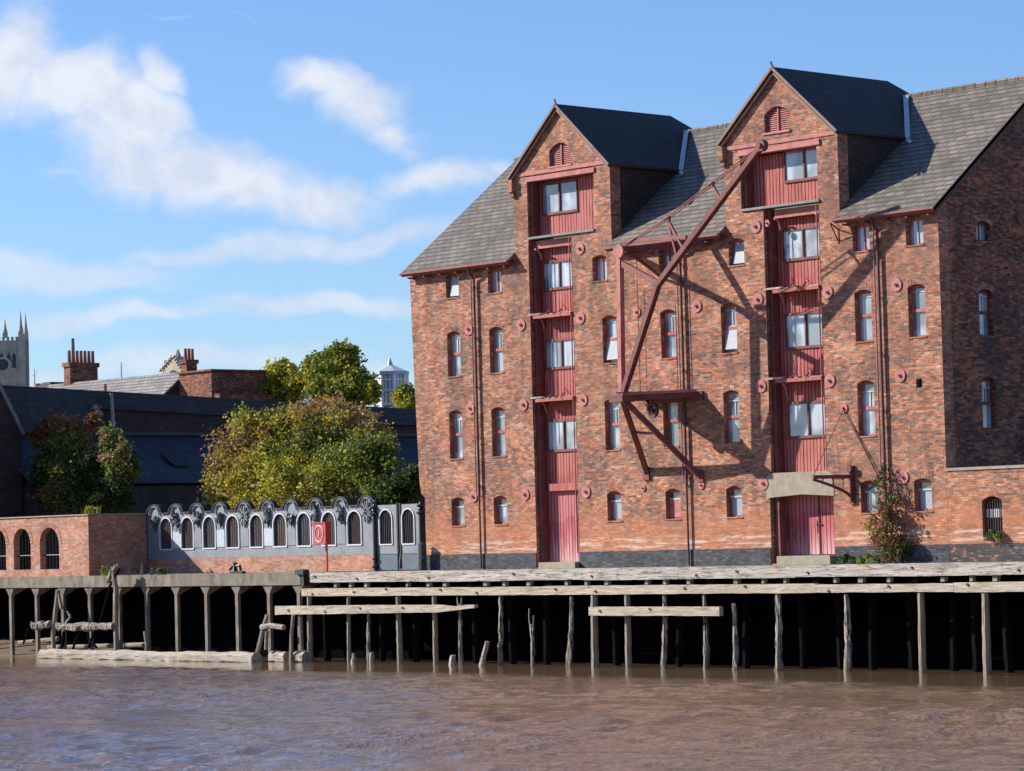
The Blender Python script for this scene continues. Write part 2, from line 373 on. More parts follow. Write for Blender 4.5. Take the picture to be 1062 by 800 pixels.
def waves(n, l0, l1, slope, a0, spread, seed):
    q = np.random.default_rng(seed); z = np.zeros_like(gx)
    for _ in range(n):
        L = l0*(l1/l0)**q.random(); k = 2*np.pi/L; a = a0+q.normal()*spread
        z += slope/k*np.sin(k*(gx*np.cos(a)+gy*np.sin(a))+q.random()*6.28)
    return z/np.sqrt(n/2)
lf = waves(26, 4, 30, 1, .75+1.57, .55, 11); lf = waves(22, 5, 26, .25, 2.3, .5, 12)/1.0
pat = np.clip(.5+lf*.9, 0, 1); pat = pat*pat*(3-2*pat)
near = np.clip((-gy-8.3+lf*1.2)/2.5, 0, 1)
amp = .05+near*(.35+.6*pat)
zz = (waves(46, .6, 1.6, .16, 2.5, .75, 21)+waves(20, 1.6, 4.0, .06, 2.3, .5, 22))*amp
edge = np.minimum.reduce([gx-WX0, WX1-gx, gy-WY0, WY1-gy]); zz *= np.clip(edge/1.0, 0, 1)
vs = np.stack([gx, gy, zz+ZW], -1).reshape(-1, 3)
ii, jj = np.meshgrid(np.arange(nx-1), np.arange(ny-1), indexing='ij'); a0_ = (ii*ny+jj).ravel()
fs = np.stack([a0_, a0_+ny, a0_+ny+1, a0_+1], -1)
base = len(vs); B_ = 420
extra = []; ef = []
for x0, x1, y0, y1 in ((-B_, B_, -330, WY0), (-B_, WX0, WY0, WY1), (WX1, B_, WY0, WY1), (-B_, B_, WY1, -.3)):
    o = base+len(extra); extra += [(x0, y0, ZW), (x1, y0, ZW), (x1, y1, ZW), (x0, y1, ZW)]; ef.append((o, o+1, o+2, o+3))
vs = np.vstack([vs, np.array(extra)]); fs = np.vstack([fs, np.array(ef)])
me = bpy.data.meshes.new('river_water'); me.vertices.add(len(vs)); me.vertices.foreach_set('co', vs.astype(np.float32).ravel())
me.loops.add(fs.size); me.loops.foreach_set('vertex_index', fs.astype(np.int32).ravel()); me.polygons.add(len(fs)); me.polygons.foreach_set('loop_start', np.arange(0, fs.size, 4, dtype=np.int32)); me.polygons.foreach_set('loop_total', np.full(len(fs), 4, dtype=np.int32))
me.update(calc_edges=True); me.validate(); me.materials.append(M['water']); me.polygons.foreach_set('use_smooth', [True]*len(me.polygons))
wo = bpy.data.objects.new('river_water', me); COL.objects.link(wo); struct(wo)
# mud bank showing under the quay at far left
m = MB(); NX, NY = 60, 8
vs = []; fs = []
for i in range(NX+1):
    for j in range(NY+1):
        x = -48+i*(36/NX); y = -4.6+j*(4.1/NY); k = j/NY
        e = max(0, min(1, (-15-x)/12)); vs.append((x, y, ZW-.25+(.33+.5*e)*k+.06*noise.noise(Vector((x*.8, y*1.3, 0)))))
for i in range(NX):
    for j in range(NY): a0 = i*(NY+1)+j; fs.append((a0, a0+NY+1, a0+NY+2, a0+1))
m.add(vs, fs); struct(m.build('mud_bank', 'mud', smooth=True))

# ------------------------------------------------------------------ world
SUN = Vector((-1.52, -1.0, 1.0)).normalized()
el = math.asin(SUN.z); az = math.atan2(SUN.x, SUN.y)
wd = bpy.data.worlds.new('World'); sc.world = wd; wd.use_nodes = True; T = wd.node_tree; T.nodes.clear()
class WN(NT):
    def __init__(s): s.t = T
W = WN(); out = W.n('ShaderNodeOutputWorld'); bg = W.n('ShaderNodeBackground'); W.l(bg.outputs[0], out.inputs[0])
sky = W.n('ShaderNodeTexSky', sky_type='NISHITA', sun_disc=False); sky.sun_elevation = el; sky.sun_rotation = az
sky.air_density = 1.0; sky.dust_density = .25; sky.ozone_density = 1.0; sky.altitude = 0
SKYS = .070
bg.inputs[1].default_value = SKYS
gm = W.n('ShaderNodeTexCoord'); dv = gm.outputs['Generated']
def dot(v, vec):
    n = W.n('ShaderNodeVectorMath', operation='DOT_PRODUCT'); W.l(v, n.inputs[0]); n.inputs[1].default_value = vec; return n.outputs['Value']
fh = Vector((math.sin(YAW), math.cos(YAW), 0)); rh = Vector((math.cos(YAW), -math.sin(YAW), 0))
cf = W.math('MAXIMUM', dot(dv, fh), .05)
U = W.math('DIVIDE', dot(dv, rh), cf); V = W.math('DIVIDE', dot(dv, (0, 0, 1)), cf)
cx = W.n('ShaderNodeCombineXYZ'); W.l(U, cx.inputs[0]); W.l(V, cx.inputs[1]); uvw = cx.outputs[0]
wn = W.n('ShaderNodeTexNoise'); W.l(uvw, wn.inputs['Vector']); wn.inputs['Scale'].default_value = 22; wn.inputs['Detail'].default_value = 4
sc1 = W.n('ShaderNodeVectorMath', operation='SUBTRACT'); W.l(wn.outputs['Color'], sc1.inputs[0]); sc1.inputs[1].default_value = (.5, .5, .5)
sc2 = W.n('ShaderNodeVectorMath', operation='SCALE'); W.l(sc1.outputs[0], sc2.inputs[0]); sc2.inputs['Scale'].default_value = .028
sc3 = W.n('ShaderNodeVectorMath', operation='ADD'); W.l(uvw, sc3.inputs[0]); W.l(sc2.outputs[0], sc3.inputs[1]); wuv = sc3.outputs[0]
fb = W.noise(W.mapping(wuv, (1, 1.25, 1)), 26, 8, .6)
fbs = W.noise(W.mapping(wuv, (.35, 2.2, 1)), 30, 6, .55)
def px2(px, py):   # photo direction -> (u, v) of this sky chart
    d = ray(px, py); c = d.dot(fh); return d.dot(rh)/c, d.z/c
def blob(px, py, rx, ry, ang, amp, soft=.0):
    u, v = px2(px, py); m = W.n('ShaderNodeMapping', vector_type='TEXTURE'); W.l(wuv, m.inputs[0])
    m.inputs['Location'].default_value = (u, v, 0); m.inputs['Rotation'].default_value = (0, 0, ang-.0265); m.inputs['Scale'].default_value = (rx/CAMF, ry/CAMF, 1)
    ln = W.n('ShaderNodeVectorMath', operation='LENGTH'); W.l(m.outputs[0], ln.inputs[0])
    mr = W.n('ShaderNodeMapRange', interpolation_type='SMOOTHSTEP'); W.l(ln.outputs['Value'], mr.inputs[0])
    mr.inputs[1].default_value = 1.25; mr.inputs[2].default_value = soft; mr.inputs[3].default_value = 0; mr.inputs[4].default_value = amp
    return mr.outputs[0]
puffy = [(10, 60, 70, 100, -.5, .9), (75, 95, 90, 75, -.4, .95), (135, 120, 90, 72, -.35, 1.0), (120, 155, 110, 65, -.2, .8), (200, 165, 120, 62, -.25, .9), (255, 190, 120, 50, -.1, .8), (340, 205, 120, 42, -.05, .6), (460, 185, 100, 38, .12, .62), (515, 178, 50, 28, 0, .5), (335, 80, 62, 34, -.3, .85), (370, 100, 72, 46, -.5, .9), (405, 125, 66, 40, -.5, .7), (165, 75, 40, 26, -.4, .85)]
flat = [(60, 278, 210, 34, .0, .95), (220, 258, 180, 20, .03, .9), (340, 250, 220, 22, .03, .9), (110, 330, 260, 22, .0, .9), (340, 318, 190, 22, .01, .9), (170, 378, 280, 26, .0, .8), (330, 400, 220, 22, .0, .7), (60, 405, 160, 24, 0, .7), (260, 11, 70, 6, .0, .5), (180, 21, 50, 5, .0, .45), (70, 182, 60, 6, .0, .45)]
def summed(L):
    s_ = None
    for a in L:
        b0 = blob(*a); s_ = b0 if s_ is None else W.math('MAXIMUM', s_, b0)
    return s_
mp = summed(puffy); mf = summed(flat)
cp = W.step(W.math('ADD', W.math('MULTIPLY', mp, .72), W.math('MULTIPLY', fb, .95)), .58, 1.04)
cfl = W.step(W.math('ADD', W.math('MULTIPLY', mf, .66), W.math('MULTIPLY', fbs, .7)), .48, 1.0)
# generic fair-weather cloud for the rest of the dome
gen = W.step(W.noise(W.mapping(dv, (1, 1, 2.4)), 2.6, 7, .6), .56, .8)
away = W.step(W.n('ShaderNodeVectorMath').outputs[0] if False else W.math('ABSOLUTE', U), .22, .5)
gen = W.math('MULTIPLY', gen, W.math('MULTIPLY', away, .35))
cloud = W.math('MAXIMUM', W.math('MAXIMUM', W.math('MULTIPLY', cp, .95), W.math('MULTIPLY', cfl, .68)), gen, clamp=True)
shade = W.step(W.noise(W.mapping(wuv, (1, 1, 1), (.01, .012, 0)), 40, 5, .6), .35, .65)
ccol = W.mix(shade, (6.2, 6.8, 8.2), (7.8, 8.1, 8.9))
skyc = W.mix(1.0, sky.outputs[0], (1.0, 1.0, 1.0), 'MULTIPLY')
SKYMUL = skyc.node.inputs[7]
W.l(W.mix(cloud, skyc, ccol), bg.inputs[0])
SKYMUL.default_value = (.78, 1.04, 1.52, 1)
sl = bpy.data.lights.new('sun', 'SUN'); sl.energy = 5.0; sl.angle = math.radians(.53); sl.color = (1, .93, .82)
so = bpy.data.objects.new('sun', sl); COL.objects.link(so); so.rotation_euler = SUN.to_track_quat('Z', 'Y').to_euler(); so.location = (0, -20, 40)
sc.view_settings.view_transform = 'Standard'; sc.view_settings.look = 'None'; sc.view_settings.exposure = .64; sc.view_settings.gamma = 1
sc.cycles.max_bounces = 6; sc.cycles.diffuse_bounces = 2; sc.cycles.glossy_bounces = 3; sc.cycles.transmission_bounces = 2; sc.cycles.transparent_max_bounces = 4
sc.cycles.caustics_reflective = False; sc.cycles.caustics_refractive = False

# ------------------------------------------------------------------ the warehouse
B = thing('brick_warehouse', 'tall red brick riverside warehouse with two gabled hoist bays of faded red boards', 'warehouse', (12.8, 0, 0))
LEN = 25.68; EZ = 11.48; PIT = .772; RY = 5.72; RZ = 15.9
G1 = (5.87, 10.91, 8.37, 14.2, 16.5); G2 = (16.46, 21.58, 18.93, 14.2, 16.45)
rows = [(10.12, 11.03), (7.18, 8.86), (4.11, 5.91), (1.62, 2.66)]
cols = {'a': 2.36, 'b': 4.71, 'c': 10.68, 'g': 13.57, 'd': 16.46, 'e': 22.46, 'f': 24.71}
win = []
for k, x in cols.items():
    for r_, (z0, z1) in enumerate(rows):
        if k == 'f' and r_ == 2: continue
        xx = {('c', 0): 10.26, ('d', 0): 16.91, }.get((k, r_), x)
        win.append((k, r_, xx, z0, z1))
outer = [(.5, -.3), (25.69, -.3), (25.69, EZ), (G2[1], EZ), (G2[1], G2[3]), (G2[2], G2[4]), (G2[0], G2[3]), (G2[0], EZ), (G1[1], EZ), (G1[1], G1[3]), (G1[2], G1[4]), (G1[0], G1[3]), (G1[0], EZ), (-.06, EZ), (.0, 9), (.1, 6.2), (.22, 3.3), (.3, 2.85), (.5, 2.72)]
holes = [arch(x-.36, x+.36, z0, z1, .10) for _, _, x, z0, z1 in win]
holes.append([(6.6, .02), (8.83, .02), (8.83, 11.9), (10.08, 11.9), (10.08, 14.2), (6.6, 14.2)])
holes.append([(18.1, .02), (20.92, .02), (20.92, 2.3), (20.66, 3.0), (20.66, 11.9), (20.66, 13.98), (17.2, 13.98), (17.2, 11.94), (18.2, 11.94), (18.2, 3.0), (18.1, 2.3)])
holes.append(arch(7.82, 8.93, 14.42, 15.25, .26)); holes.append(arch(18.37, 19.48, 14.42, 15.28, .26))
holes.append([(24.58, 5.55), (24.82, 5.55), (24.82, 5.83), (24.58, 5.83)])
MB().sheet(outer, holes, F0, .5, .5).build('front_wall', 'brick', B)
# right gable end wall (plane x = 25.69) with a stack of windows
GM = lambda u, v, d: Vector((25.69-d, u, v))
gh = [arch(1.92, 2.62, z0, z1, .08) for z0, z1 in ((10.25, 10.9), (7.2, 8.7), (4.2, 5.86))]
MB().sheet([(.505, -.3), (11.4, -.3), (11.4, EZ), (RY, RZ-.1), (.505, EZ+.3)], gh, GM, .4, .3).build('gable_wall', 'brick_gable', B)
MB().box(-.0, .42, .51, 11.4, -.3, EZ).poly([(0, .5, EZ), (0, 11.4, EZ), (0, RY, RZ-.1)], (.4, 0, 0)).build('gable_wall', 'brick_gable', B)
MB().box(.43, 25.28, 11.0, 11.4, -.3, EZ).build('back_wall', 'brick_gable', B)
# painted base band, split round the doors
for x0, x1 in ((.51, 6.59), (8.85, 18.08), (20.94, 25.72)):
    MB().box(x0, x1, -.03, .05, -.2, .55).build('painted_base', 'plinth', B)
# quoin strip repairs / string: eave brick course
e = MB()
for x0, x1 in ((-.06, G1[0]), (G1[1], G2[0]), (G2[1], 25.69)): e.box(x0, x1, -.09, .02, 11.2, 11.36)
e.build('eaves_course', 'brick', B)
# main roof
zr = lambda y: 11.5+PIT*y
rf = MB(); TH = Vector((0, .06, -.08))
rf.poly([(-.14, .36, zr(.36)), (25.86, .36, zr(.36)), (25.86, RY, zr(RY)), (-.14, RY, zr(RY))], TH)
for x0, x1 in ((-.14, G1[0]-.01), (G1[1]+.01, G2[0]-.01), (G2[1]+.01, 25.86)):
    rf.poly([(x0, -.34, zr(-.34)), (x1, -.34, zr(-.34)), (x1, .36, zr(.36)), (x0, .36, zr(.36))], TH)
rf.poly([(-.14, 11.6, zr(-.2)), (25.86, 11.6, zr(-.2)), (25.86, RY, zr(RY)), (-.14, RY, zr(RY))], (0, -.06, -.08))
roof = rf.build('roof', 'slate', B)
rt = MB(); x = -.14
while x < 25.8: rt.tube([(x, RY, zr(RY)-.02), (min(x+.43, 25.86), RY, zr(RY)-.02)], .13, 8); x += .46
rt.build('ridge_tiles', 'slate', roof)
MB().beam((25.83, -.36, zr(-.36)-.12), (25.83, RY, zr(RY)-.12), .06, .2).build('verge', 'iron', roof)
for x0, x1 in ((-.16, G1[0]-.02), (G1[1]+.02, G2[0]-.02), (G2[1]+.02, 25.86)):
    gt = MB(); gt.tube([(x0, -.38, 11.17), (x1, -.38, 11.17)], .055, 8); gt.box(x0, x1, -.33, -.28, 11.07, 11.22)
    k = x0+.3
    while k < x1: gt.box(k, k+.05, -.3, 0.0, 10.98, 11.04); k += .9
    gt.build('gutter', 'gut', roof)
# hoist gables
for gi, (x0, x1, xa, ze, za) in enumerate((G1, G2)):
    yr = 5.75
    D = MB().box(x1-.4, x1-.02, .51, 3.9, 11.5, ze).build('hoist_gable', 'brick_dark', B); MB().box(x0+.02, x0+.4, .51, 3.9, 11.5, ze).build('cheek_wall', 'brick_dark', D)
    r_ = MB(); sl_ = (za-ze+.08)/(x1-xa)
    for sgn, xe in ((1, x1+.12), (-1, x0-.12)):
        zt = za+.14; zb = zt-(abs(xe-xa))*((za-ze)/((x1-x0)/2))
        r_.poly([(xa, -.16, zt), (xe, -.16, zb), (xe, 3.6, zb), (xe, 8.3 if False else 3.75, zb), (xa, yr, zt)], (0, 0, -.09))
        r_.poly([(xa, yr, zt), (xe, 3.75, zb), (xe, 8.6, zb), ], (0, 0, -.09))
    r_.build('gable_roof', 'slate_dark', D)
    v_ = MB()
    for xe in (x0-.12, x1+.12):
        zt = za+.1; zb = zt-(abs(xe-xa))*((za-ze)/((x1-x0)/2)); d = Vector((xe-xa, 0, zb-zt))
        v_.beam((xa, -.17, zt-.0), (xe, -.17, zb-.0), .05, .09)
        v_.beam(Vector((xa, -.08, zt-.17)), Vector((xe, -.08, zb-.17)), .1, .07)
    v_.tube([(xa, -.1, za+.1), (xa-.1, -.1, za+.32)], .04, 6)
    v_.build('bargeboard', 'barge', D)
    k_ = MB()
    k_.box(x0-.14, x0+.12, -.2, .02, ze-.5, ze-.05); k_.box(x0-.08, x0+.12, -.12, .02, ze-.68, ze-.5)
    k_.build('kneeler', 'brick', D)
    # lead valley on the river side slope
    zt = za+.14; slp = (za-ze)/((x1-x0)/2); xv = xa+(zt-RZ)/slp
    P0 = Vector((xv+.1, RY-.1, RZ+.0)); zb = zt-(x1+.12-xa)*slp; P1 = Vector((x1+.12, (zb-11.5)/PIT, zb))
    f_ = MB(); f_.beam(P0+Vector((.1, -.1, .03)), P1+Vector((.05, -.08, -.02)), .17, .05, up=(.5, -.6, .75)); f_.beam(P1+Vector((-.02, -.05, -.05)), P1+Vector((.45, -.42, -.25)), .13, .04, up=(0, -.6, .8))
    f_.build('lead_flashing', 'lead', D)
    # arched louvre
    lx0, lx1 = (7.82, 8.93) if gi == 0 else (18.37, 19.48); lz1 = 15.25 if gi == 0 else 15.28
    L = MB(); z = 14.44
    while z < lz1-.05:
        c = (lx0+lx1)/2
        for a_, b_ in ((lx0, c-.02), (c+.02, lx1)):
            L.add([(a_, .10, z), (b_, .10, z), (b_, .16, z+.075), (a_, .16, z+.075)], [(0, 1, 2, 3)])
        z += .07
    L.box((lx0+lx1)/2-.025, (lx0+lx1)/2+.025, .07, .2, 14.42, lz1); L.box(lx0, lx1, .18, .22, 14.4, lz1); L.box(lx0-.06, lx1+.06, -.05, .1, 14.36, 14.43)
    L.build('louvre', 'redplate', D)
    # red lintel beam across the gable
    q = MB(); q.box(x0+.02, x1-.02, -.035, .03, (ze+.03 if gi == 0 else 14.03), (ze+.16) if gi == 0 else 14.16)
    q.box(x0+.7, x1-.75, -.06, .3, (14.0 if gi == 0 else 13.78), (ze-.03) if gi == 0 else 13.97)
    q.build('lintel_beam', 'redplate', D)
    s_ = MB(); s_.box(x0+.74, x1-.84, -.07, .4, 11.9, 11.98); s_.build('lead_ledge', 'ledge', D)

# windows
def window(k, r_, x, z0, z1, parent=B, axis=0):
    P = (lambda a, b, c: Vector((a, b, c))) if axis == 0 else (lambda a, b, c: Vector((25.69-b, a, c)))
    def bx(mb, x0, x1, y0, y1, a, b_, mi=0):
        vs = [P(*q) for q in ((x0, y0, a), (x1, y0, a), (x1, y1, a), (x0, y1, a), (x0, y0, b_), (x1, y0, b_), (x1, y1, b_), (x0, y1, b_))]
        mb.add(vs, [(0, 3, 2, 1), (4, 5, 6, 7), (0, 1, 5, 4), (1, 2, 6, 5), (2, 3, 7, 6), (3, 0, 4, 7)], mi)
    yf = .17; a, b_ = x-.36, x+.36; rr = random.Random(hash((round(x*10), r_)) & 0xffff)
    f = MB(); bx(f, a, a+.05, yf, yf+.07, z0, z1-.04, 1); bx(f, b_-.05, b_, yf, yf+.07, z0, z1-.04, 1)
    bx(f, a+.05, b_-.05, yf, yf+.07, z0, z0+.05, 1); bx(f, a+.05, b_-.05, yf, yf+.07, z1-.13, z1, 1)
    pn = MB(); hgt = z1-z0
    if r_ in (1, 2):
        zt = z0+hgt*.5; bx(f, a+.05, b_-.05, yf-.03, yf+.07, zt-.05, zt+.05, 1)
        zq = z0+hgt*(.86 if r_ == 1 else .8); bx(f, a+.05, b_-.05, yf+.01, yf+.06, zq-.02, zq+.02, 0)
        if rr.random() < .55: bx(f, x+.02, x+.045, yf+.01, yf+.05, zt+.05, zq-.02, 0)
    elif r_ == 0: bx(f, x-.02, x+.02, yf, yf+.06, z0+.05, z1-.13, 1 if rr.random() < .6 else 0)
    else: zt = z0+hgt*.66; bx(f, a+.05, b_-.05, yf-.01, yf+.06, zt-.03, zt+.03, 0)
    fr = f.build('window', ['wframe', 'red' if axis == 0 else 'reddk'], parent)
    # glass leaning slightly open here and there
    tilt = .16 if (k, r_) in (('a', 0), ('c', 1), ('d', 1), ('d', 0)) else 0
    bx(pn, a+.05, b_-.05, yf+.035, yf+.045, z0+.05, z1-.06)
    pn.build('pane', 'panedk' if (r_ == 3) else 'pane', fr)
    if r_ == 3 and k != 'g':
        q = MB(); bx(q, a+.09, b_-.07, yf+.028, yf+.034, z0+.06, z0+hgt*.62); q.build('frosted_light', 'blind' if rr.random() < .5 else 'pane', fr)
    if r_ == 3 and k == 'g': q = MB(); bx(q, a+.05, b_-.05, yf+.0, yf+.03, z0+.03, z0+hgt*.62); q.build('shutter_board', 'redplate', fr)
    if tilt:
        q = MB(); q.add([P(a+.06, yf+.0, z0+hgt*.55), P(b_-.14, yf+.0, z0+hgt*.55), P(b_-.07, yf-.1, z0+.12), P(a+.06, yf-.1, z0+.12)][::1], [(0, 1, 2, 3)]) if r_ else q.add([P(a+.1, yf-.08, z0+.06), P(b_-.06, yf-.08, z0+.06), P(b_-.06, yf, z1-.2), P(a+.18, yf, z1-.2)], [(0, 1, 2, 3)])
        q.build('open_light', 'blind', fr)
    s = MB(); bx(s, a-.03, b_+.03, -.03, .19, z0-.05, z0-.002); s.build('sill', 'brick', fr)
    h = MB(); n = 7
    for i in range(n):
        c0 = a-.06+(b_-a+.12)*i/n+.008; c1 = a-.06+(b_-a+.12)*(i+1)/n-.008
        ff = lambda c: z1-.10*((c-x)/.36)**2
        vs = [P(c0, -.005, ff(c0)+.005), P(c1, -.005, ff(c1)+.005), P(c1, -.005, ff(c1)+.22), P(c0, -.005, ff(c0)+.22), P(c0, .03, ff(c0)+.005), P(c1, .03, ff(c1)+.005), P(c1, .03, ff(c1)+.22), P(c0, .03, ff(c0)+.22)]
        h.add(vs, [(0, 3, 2, 1), (4, 5, 6, 7), (0, 1, 5, 4), (1, 2, 6, 5), (2, 3, 7, 6), (3, 0, 4, 7)])
    h.build('window_arch', 'brick', fr)
for wv in win: window(*wv)
for i, (z0, z1) in enumerate(((10.25, 10.9), (7.2, 8.7), (4.2, 5.86))): window('h', i, 2.27, z0, z1, B, 1)
MB().box(24.58, 24.82, .15, .2, 5.55, 5.83).build('air_vent', 'vent', B)

# loading bays
def boards(mb, x0, x1, z0, z1, y, w=.15, seed=0):
    x = x0
    while x < x1-.01:
        a = min(x+w-.03, x1); mb.box(x, a, y+R.uniform(0, .012), y+.04, z0, z1); x += w
def bay(xl, xr, xu0, xu1, wx0, wx1, zbase, zdoor, lights, shelves, topwin, ztop):
    y = .46
    bb = MB(); zb = zdoor; wins = sorted(lights)
    cuts = []
    for z0, z1 in wins: cuts.append((z0, z1))
    z = zb+.02
    for z0, z1 in cuts+[(11.86, 11.86)]:
        boards(bb, xl, xr, z, z0, y)
        if z0 < 11.8:
            boards(bb, xl, wx0, z0, z1, y); boards(bb, wx1, xr, z0, z1, y)
        z = z1
    bb.box(xl, xr, y+.045, y+.06, zb, 11.86)
    # upper room boards round its window
    a, b_, c, d = topwin
    boards(bb, xu0, a, 12.0, ztop, y); boards(bb, b_, xu1, 12.0, ztop, y); boards(bb, a, b_, 12.0, c, y); boards(bb, a, b_, d, ztop, y); bb.box(xu0, xu1, y+.045, y+.06, 12, ztop)
    bay_ = bb.build('loading_bay', 'red', B)
    for z0, z1, x0, x1 in [(a0, b0, wx0, wx1) for a0, b0 in wins]+[(c, d, a, b_)]:
        f = MB(); f.box(x0, x1, y-.05, y+.03, z0-.06, z0+.03); f.box(x0, x1, y-.04, y+.03, z1-.04, z1+.04); f.box(x0, x0+.04, y-.04, y+.03, z0+.03, z1-.04); f.box(x1-.04, x1, y-.04, y+.03, z0+.03, z1-.04)
        f.box((x0+x1)/2-.03, (x0+x1)/2+.03, y-.045, y+.03, z0+.03, z1-.04)
        fr = f.build('window', 'reddk', bay_)
        xm = (x0+x1)/2
        MB().box(x0+.04, xm-.03, y+.012, y+.022, z0+.03, z1-.04).build('pane', 'pane', fr)
        MB().box(xm+.03, x1-.04, y+.012, y+.022, z0+.03, z1-.04).build('pane', 'pane', fr)
    # post and dark lining at the left jamb
    MB().box(xl+.002, xl+.16, .14, .44, 0 if zbase > 2 else .1, 11.86).build('jamb_post', 'reddk', bay_)
    MB().box(xu0+.02, xu0+.14, .12, .44, 12.0, ztop).build('jamb_post', 'reddk', bay_)
    MB().tube([(xr-.04, -.03, .5 if zbase < 1 else 3.1), (xr-.04, -.03, 11.8)], .025, 6).build('jamb_rail', 'redplate', bay_)
    MB().tube([(xl+.04, -.05, 5.0), (xl+.04, -.05, 11.7)], .02, 6).build('jamb_rail', 'reddk', bay_)
    for zs in shelves:
        s = MB(); s.box(wx0-.04, xr-.02, -.06, .44, zs-.05, zs)
        s.box(wx0-.04, xr-.02, -.08, -.04, zs-.12, zs)
        sh = s.build('loading_platform', 'red', bay_)
        c_ = MB(); c_.box(xl-.05, wx0+.4, -.10, -.04, zs+.01, zs+.07); c_.box(wx0+.5, xr, -.06, 0, zs+.005, zs+.03); c_.build('timber_bar', 'timber', sh)
        for xx in (wx0+.02, xr-.1):
            br = MB()
            pts = [(xx, -.5*math.sin(a_*math.pi/8)+.3, zs-.06-.5+.5*(1-math.cos(a_*math.pi/8))+.0) for a_ in range(5)]
            br.tube([(xx, .42-.4*(i/5), zs-.5+.44*(1-(1-i/5)**2)**.5) for i in range(6)], .045, 6)
            br.build('bracket', 'redplate', sh)
        jn = MB()
        for q in range(4): jn.beam((wx0+.3+q*.35, -.1, zs+.03), (wx0+.55+q*.3, -.05, zs+.03+.12*(q % 2)), .05, .04)
        jn.beam((wx0+.55, .2, zs+.62), (wx0+1.15, -.35, zs+.06), .02, .02)
        jn.build('latch_iron', 'iron', sh)
    # header board with quarter brackets
    h = MB(); h.box(wx0-.1, xr-.02, .2, .33, 11.55, 11.84); h.build('header_board', 'redplate', bay_)
    for xx in (wx0+.05, xr-.15):
        h = MB(); h.tube([(xx, .33-.3*(i/5), 11.15+.38*(1-(1-i/5)**2)**.5) for i in range(6)], .04, 6)
        h.build('bracket', 'redplate', bay_)
    return bay_
b1 = at(560, 192, .38); b2 = at(594, 219, .38)
bay1 = bay(6.62, 8.81, 6.62, 10.06, 6.86, 8.6, 0, 3.0, [(4.22, 5.3), (7.2, 8.2), (10.08, 11.05)], [9.12, 6.1], (b1.x-.0, b2.x+.2, b2.z+.03, b1.z), 14.0)
bay2 = bay(18.22, 20.64, 17.22, 20.64, 18.62, 20.46, 3.0, 3.0, [(4.22, 5.35), (7.2, 8.32), (10.15, 11.15)], [9.15, 6.15], (18.8, 20.6, 12.78, 13.88 if True else 0), 13.76)
# ground doors
dr = MB(); boards(dr, 6.65, 8.8, .2, 2.75, .47); dr.box(6.62, 8.82, .52, .55, .0, 2.8)
d1 = dr.build('ground_door', 'redworn', bay1); MB().box(6.95, 8.82, .3, .45, 2.76, 3.02).build('door_head', 'red', d1)
MB().box(6.95, 8.84, -.25, .46, -.02, .2).build('doorstep', 'stone', d1)
dr = MB(); boards(dr, 18.12, 20.9, .3, 2.45, .68, .17); dr.box(18.12, 20.9, .73, .76, .0, 2.5); dr.box(18.0, 18.11, .5, .8, 0, 2.5); dr.box(20.91, 21.0, .5, .8, 0, 2.5); dr.box(18.0, 21.0, .5, .8, 2.46, 2.7)
d2 = dr.build('ground_door', 'redworn', bay2, label='wide double ground door with iron latch under a stone lintel')
MB().box(19.68, 19.70, .65, .678, .3, 2.28).box(19.55, 19.8, .62, .66, 1.28, 1.31).tube([(19.62, .64, 1.0), (19.62, .62, 1.42)], .02, 6).build('latch', 'iron', d2)
MB().box(18.6, 20.95, -.3, .66, -.02, .27).build('doorstep', 'stone', d2)
MB().poly([(17.95, -.015, 2.1), (18.1, -.015, 2.22), (19.5, -.015, 2.3), (20.8, -.015, 2.22), (20.95, -.015, 2.2), (20.95, -.015, 2.9), (20.7, -.015, 3.04), (18.2, -.015, 3.04), (17.95, -.015, 2.9)], (0, .44, 0)).build('stone_lintel', 'stone', bay2)

# wall plates
pl = []
for x, z in [(9.3, 11.34), (9.23, 8.87), (9.25, 5.95), (3.24, 8.87), (6.11, 8.84), (3.22, 5.94), (6.12, 5.93), (3.25, 2.67), (6.08, 2.67), (9.27, 2.68), (14.99, 8.87), (17.85, 11.34), (17.85, 8.88), (17.88, 5.97), (17.84, 2.71), (20.97, 8.88), (23.91, 8.9), (23.94, 5.98), (20.94, 5.98), (23.93, 2.72)]: pl.append((x, z, .22))
pl += [(12.08, 8.87, .18), (12.15, 2.72, .12), (14.97, 2.74, .14), (18.38, 11.4, .12), (21.51, 5.05, .16)]
for x, z, r_ in pl:
    d = MB(); d.disc((x, -.004, z), r_, .035, n=20); d.disc((x, -.04, z), r_*.34, .02, n=10, mi=0); d.disc((x, -.061, z), r_*.2, .04, n=8, mi=1)
    d.build('wall_plate', ['redplate', 'iron'], B)
d = MB(); d.disc((25.70, 4.2, 11.1), .25, .05, 'x'); d.build('wall_plate', 'reddk', B)
# downpipes
for x, zb in ((3.66, 2.7), (14.32, 2.75), (23.22, 2.9)):
    dp = MB(); dp.tube([(x, -.38, 11.15), (x, -.3, 10.95), (x+.02, -.1, 10.7), (x+.02, -.1, zb)], .05, 8)
    z = 10.4
    while z > zb: dp.tube([(x+.02, -.1, z), (x+.02, -.1, z-.1)], .068, 8); z -= 1.83
    dp.tube([(x+.02, -.1, zb), (x+.02, -.1, .02)], .04, 8)
    D = dp.build('downpipe', 'iron', B)
    MB().tube([(x-.17, -.07, 11.0), (x-.17, -.07, zb+.1), (x-.05, -.08, zb)], .025, 6).build('thin_pipe', 'redplate', D)
# corner guard
MB().tube([(.62, -.3, -.02), (.62, -.3, .98), (.62, -.3, 1.03)], [.16, .16, .1], 10).build('corner_bollard', 'plinth', B)
